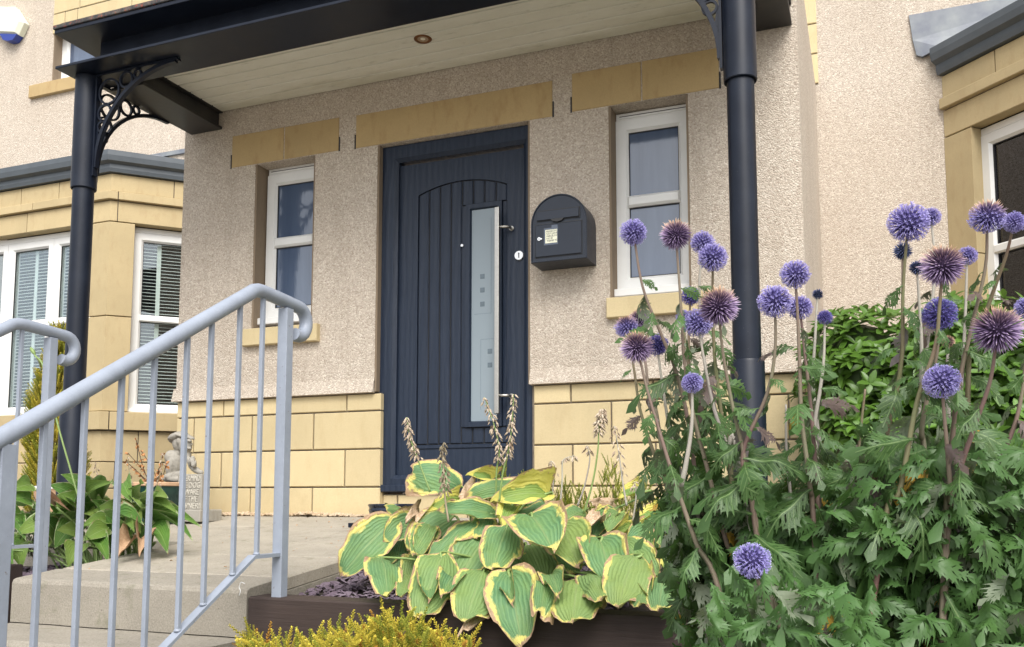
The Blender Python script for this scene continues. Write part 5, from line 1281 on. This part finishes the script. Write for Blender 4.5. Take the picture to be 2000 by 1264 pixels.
def statue():
    Y = -.34; z0 = zp(Y)
    def P(px, py, dy=0): return onY(px, py, Y+dy)
    t = thing('garden_statue', 'grey stone statue of a seated man in a flat cap leaning on a lettered plaque', 'statue', (P(365, 1000).x, Y, z0))
    k = depth(P(360, 900))/1767
    def E(px, py, rx, rz, ry, dy=0, rot=None): 
        return (P(px, py, dy), (rx*k, ry*k, rz*k))+((Matrix.Rotation(R(rot), 3, 'Y'),) if rot else ())
    body = [E(352,865,15,19,15), E(362,872,13,15,13,-.01), E(371,868,6,5,5,-.012), E(361,880,10,8,9,-.01), E(350,862,6,8,5,-.04), # head: skull, face, nose, chin, ear
            E(370,861,5,3,6,-.03,20), E(371,876,4,2,5,-.02), E(350,885,10,8,10),
            E(342,905,19,27,18,0,8), E(334,893,12,14,13,-.02), E(333,912,8,19,9,-.04,15), E(345,929,8,16,8,-.05,70), E(364,890,10,11,10,-.0), E(372,905,6,15,6,-.02,-25), E(383,918,14,6,7,-.02,25), E(392,923,6,5,6,-.02),
            E(375,900,6,10,6,-.04,20), E(379,908,5,6,6,-.05), E(382,903,2,5,2,-.055), E(378,902,2,6,2,-.055), E(374,902,2,5,2,-.055),
            E(340,932,22,9,18,-.02), E(325,935,12,6,9,-.04,15), E(345,937,22,7,12,-.05), E(350,960,26,34,19,.0), E(360,985,32,22,22,.0)]
    remeshed('figure', body, STATUE, t, .0045)
    remeshed('flat_cap', [E(348,853,21,9,19,-.005,-18), E(358,851,20,5,17,-.01,14), E(340,858,9,9,14,0), E(371,854,10,2.6,11,-.01,28)], STATUE, t, .004)
    a, b = P(350, 926, -.10), P(397, 926, -.10); zb = P(372, 1003, -.10).z; zt = P(372, 926, -.10).z; yy = Y-.10
    MB().rbox(a.x, b.x, yy-.01, yy+.03, zb+.02, zt, .004).build('plaque', STATUE, t)
    MB().rbox(a.x-.03, b.x+.01, yy-.03, yy+.16, z0-.003, zb+.022, .006).build('plinth', STATUE, t)
    lines = ['NEVER MIND', 'THE DOG', 'BEWARE', 'OF THE', 'OWNER!']; wd = b.x-a.x; xm = (a.x+b.x)/2
    for i, s in enumerate(lines):
        sz = (zt-zb)*.205; f = {0: .72, 1: 1., 2: 1.0, 3: 1., 4: 1.12}[i]
        M = Matrix.Translation((xm, yy-.011, zt-.012-(i+.75)*(zt-zb-.03)/5)) @ Matrix.Rotation(R(90), 4, 'X') @ Matrix.Diagonal((.78*f, 1, 1, 1))
        text_mesh(s, sz, .003, 'raised_lettering', STATL, t, M, sp=1.0)
statue()

# ================================================================== CHIPS AND SMALL THINGS
def chips(name, n, region, mats, size, label, cat, flat=.25, cover=None):
    m = MB(); rnd = random.Random(n)
    for _ in range(n):
        x, y = rnd.uniform(*region[0]), rnd.uniform(*region[1]); z = region[2](x, y)+rnd.uniform(0, size*.6); k = rnd.randint(4, 6); s = size*rnd.uniform(.5, 1.3); h = s*flat*rnd.uniform(.5, 1.2)
        rot = Matrix.Rotation(rnd.uniform(0, 6.28), 3, 'Z') @ Matrix.Rotation(rnd.uniform(-.7, .7), 3, 'X') @ Matrix.Rotation(rnd.uniform(-.6, .6), 3, 'Y')
        pl = [(math.cos(2*math.pi*i/k+rnd.uniform(-.3, .3))*s*rnd.uniform(.7, 1), math.sin(2*math.pi*i/k)*s*rnd.uniform(.45, .7)) for i in range(k)]
        vs = [rot @ Vector((a, b, 0)) for a, b in pl]+[rot @ Vector((a*.9, b*.9, h)) for a, b in pl]
        m.add([(v.x+x, v.y+y, v.z+z) for v in vs], [tuple(range(k))[::-1], tuple(range(k, 2*k))]+[(i, (i+1)%k, (i+1)%k+k, i+k) for i in range(k)])
    return tag(m.build(name, mats), label, cat, kind='stuff')
def bedz(x, y): return -.385+max(0, (y+1.95))*.14
m = MB(); xs = [-1.955+i*.12 for i in range(30)]; yy_ = [-1.94+j*.12 for j in range(12)]
m.add([(x, y, bedz(x, y)+.012*noise.noise(Vector((x*5, y*5, 0)))-.01) for y in yy_ for x in xs], [(j*30+i, j*30+i+1, (j+1)*30+i+1, (j+1)*30+i) for j in range(11) for i in range(29)])
tag(m.build('soil', SOIL), None, kind='structure')
chips('slate_chips', 2600, ((-1.95, -.75), (-1.93, -.8), bedz), SLATE, .022, 'plum coloured slate chippings behind the timber sleeper', 'slate chips')
chips('slate_chips', 900, ((-3.9, -3.07), (-1.9, -1.06), lambda x, y: -.355), SLATE, .022, 'plum coloured slate chippings in the bed left of the path', 'slate chips')
chips('gravel', 1500, ((-4.1, -2.3), (-.085, .008), lambda x, y: -.108+.014*noise.noise(Vector((x*6, 0, 0)))), GRAV, .015, 'thin strip of buff gravel at the foot of the stone base', 'gravel', .6)
a = onY(474, 1147, -2.06)
tag(MB().tube(smooth_path([a+Vector((.01,-.002,.012)), a+Vector((-.004,-.004,.016)), a+Vector((-.010,-.005,.0)), a+Vector((-.004,-.006,-.012)), a+Vector((-.009,-.006,-.028))], 5), .0016, 5).build('string', UPVC, None, True), 'scrap of white string on the corner of the top step', 'string')
chips('leaf_litter', 55, ((-2.95, -2.0), (-2.0, -.2), lambda x, y: zp(y)-.001), DRYBR, .0075, 'scattered crumbs of dry leaf on the pale paving', 'leaf litter', .25)
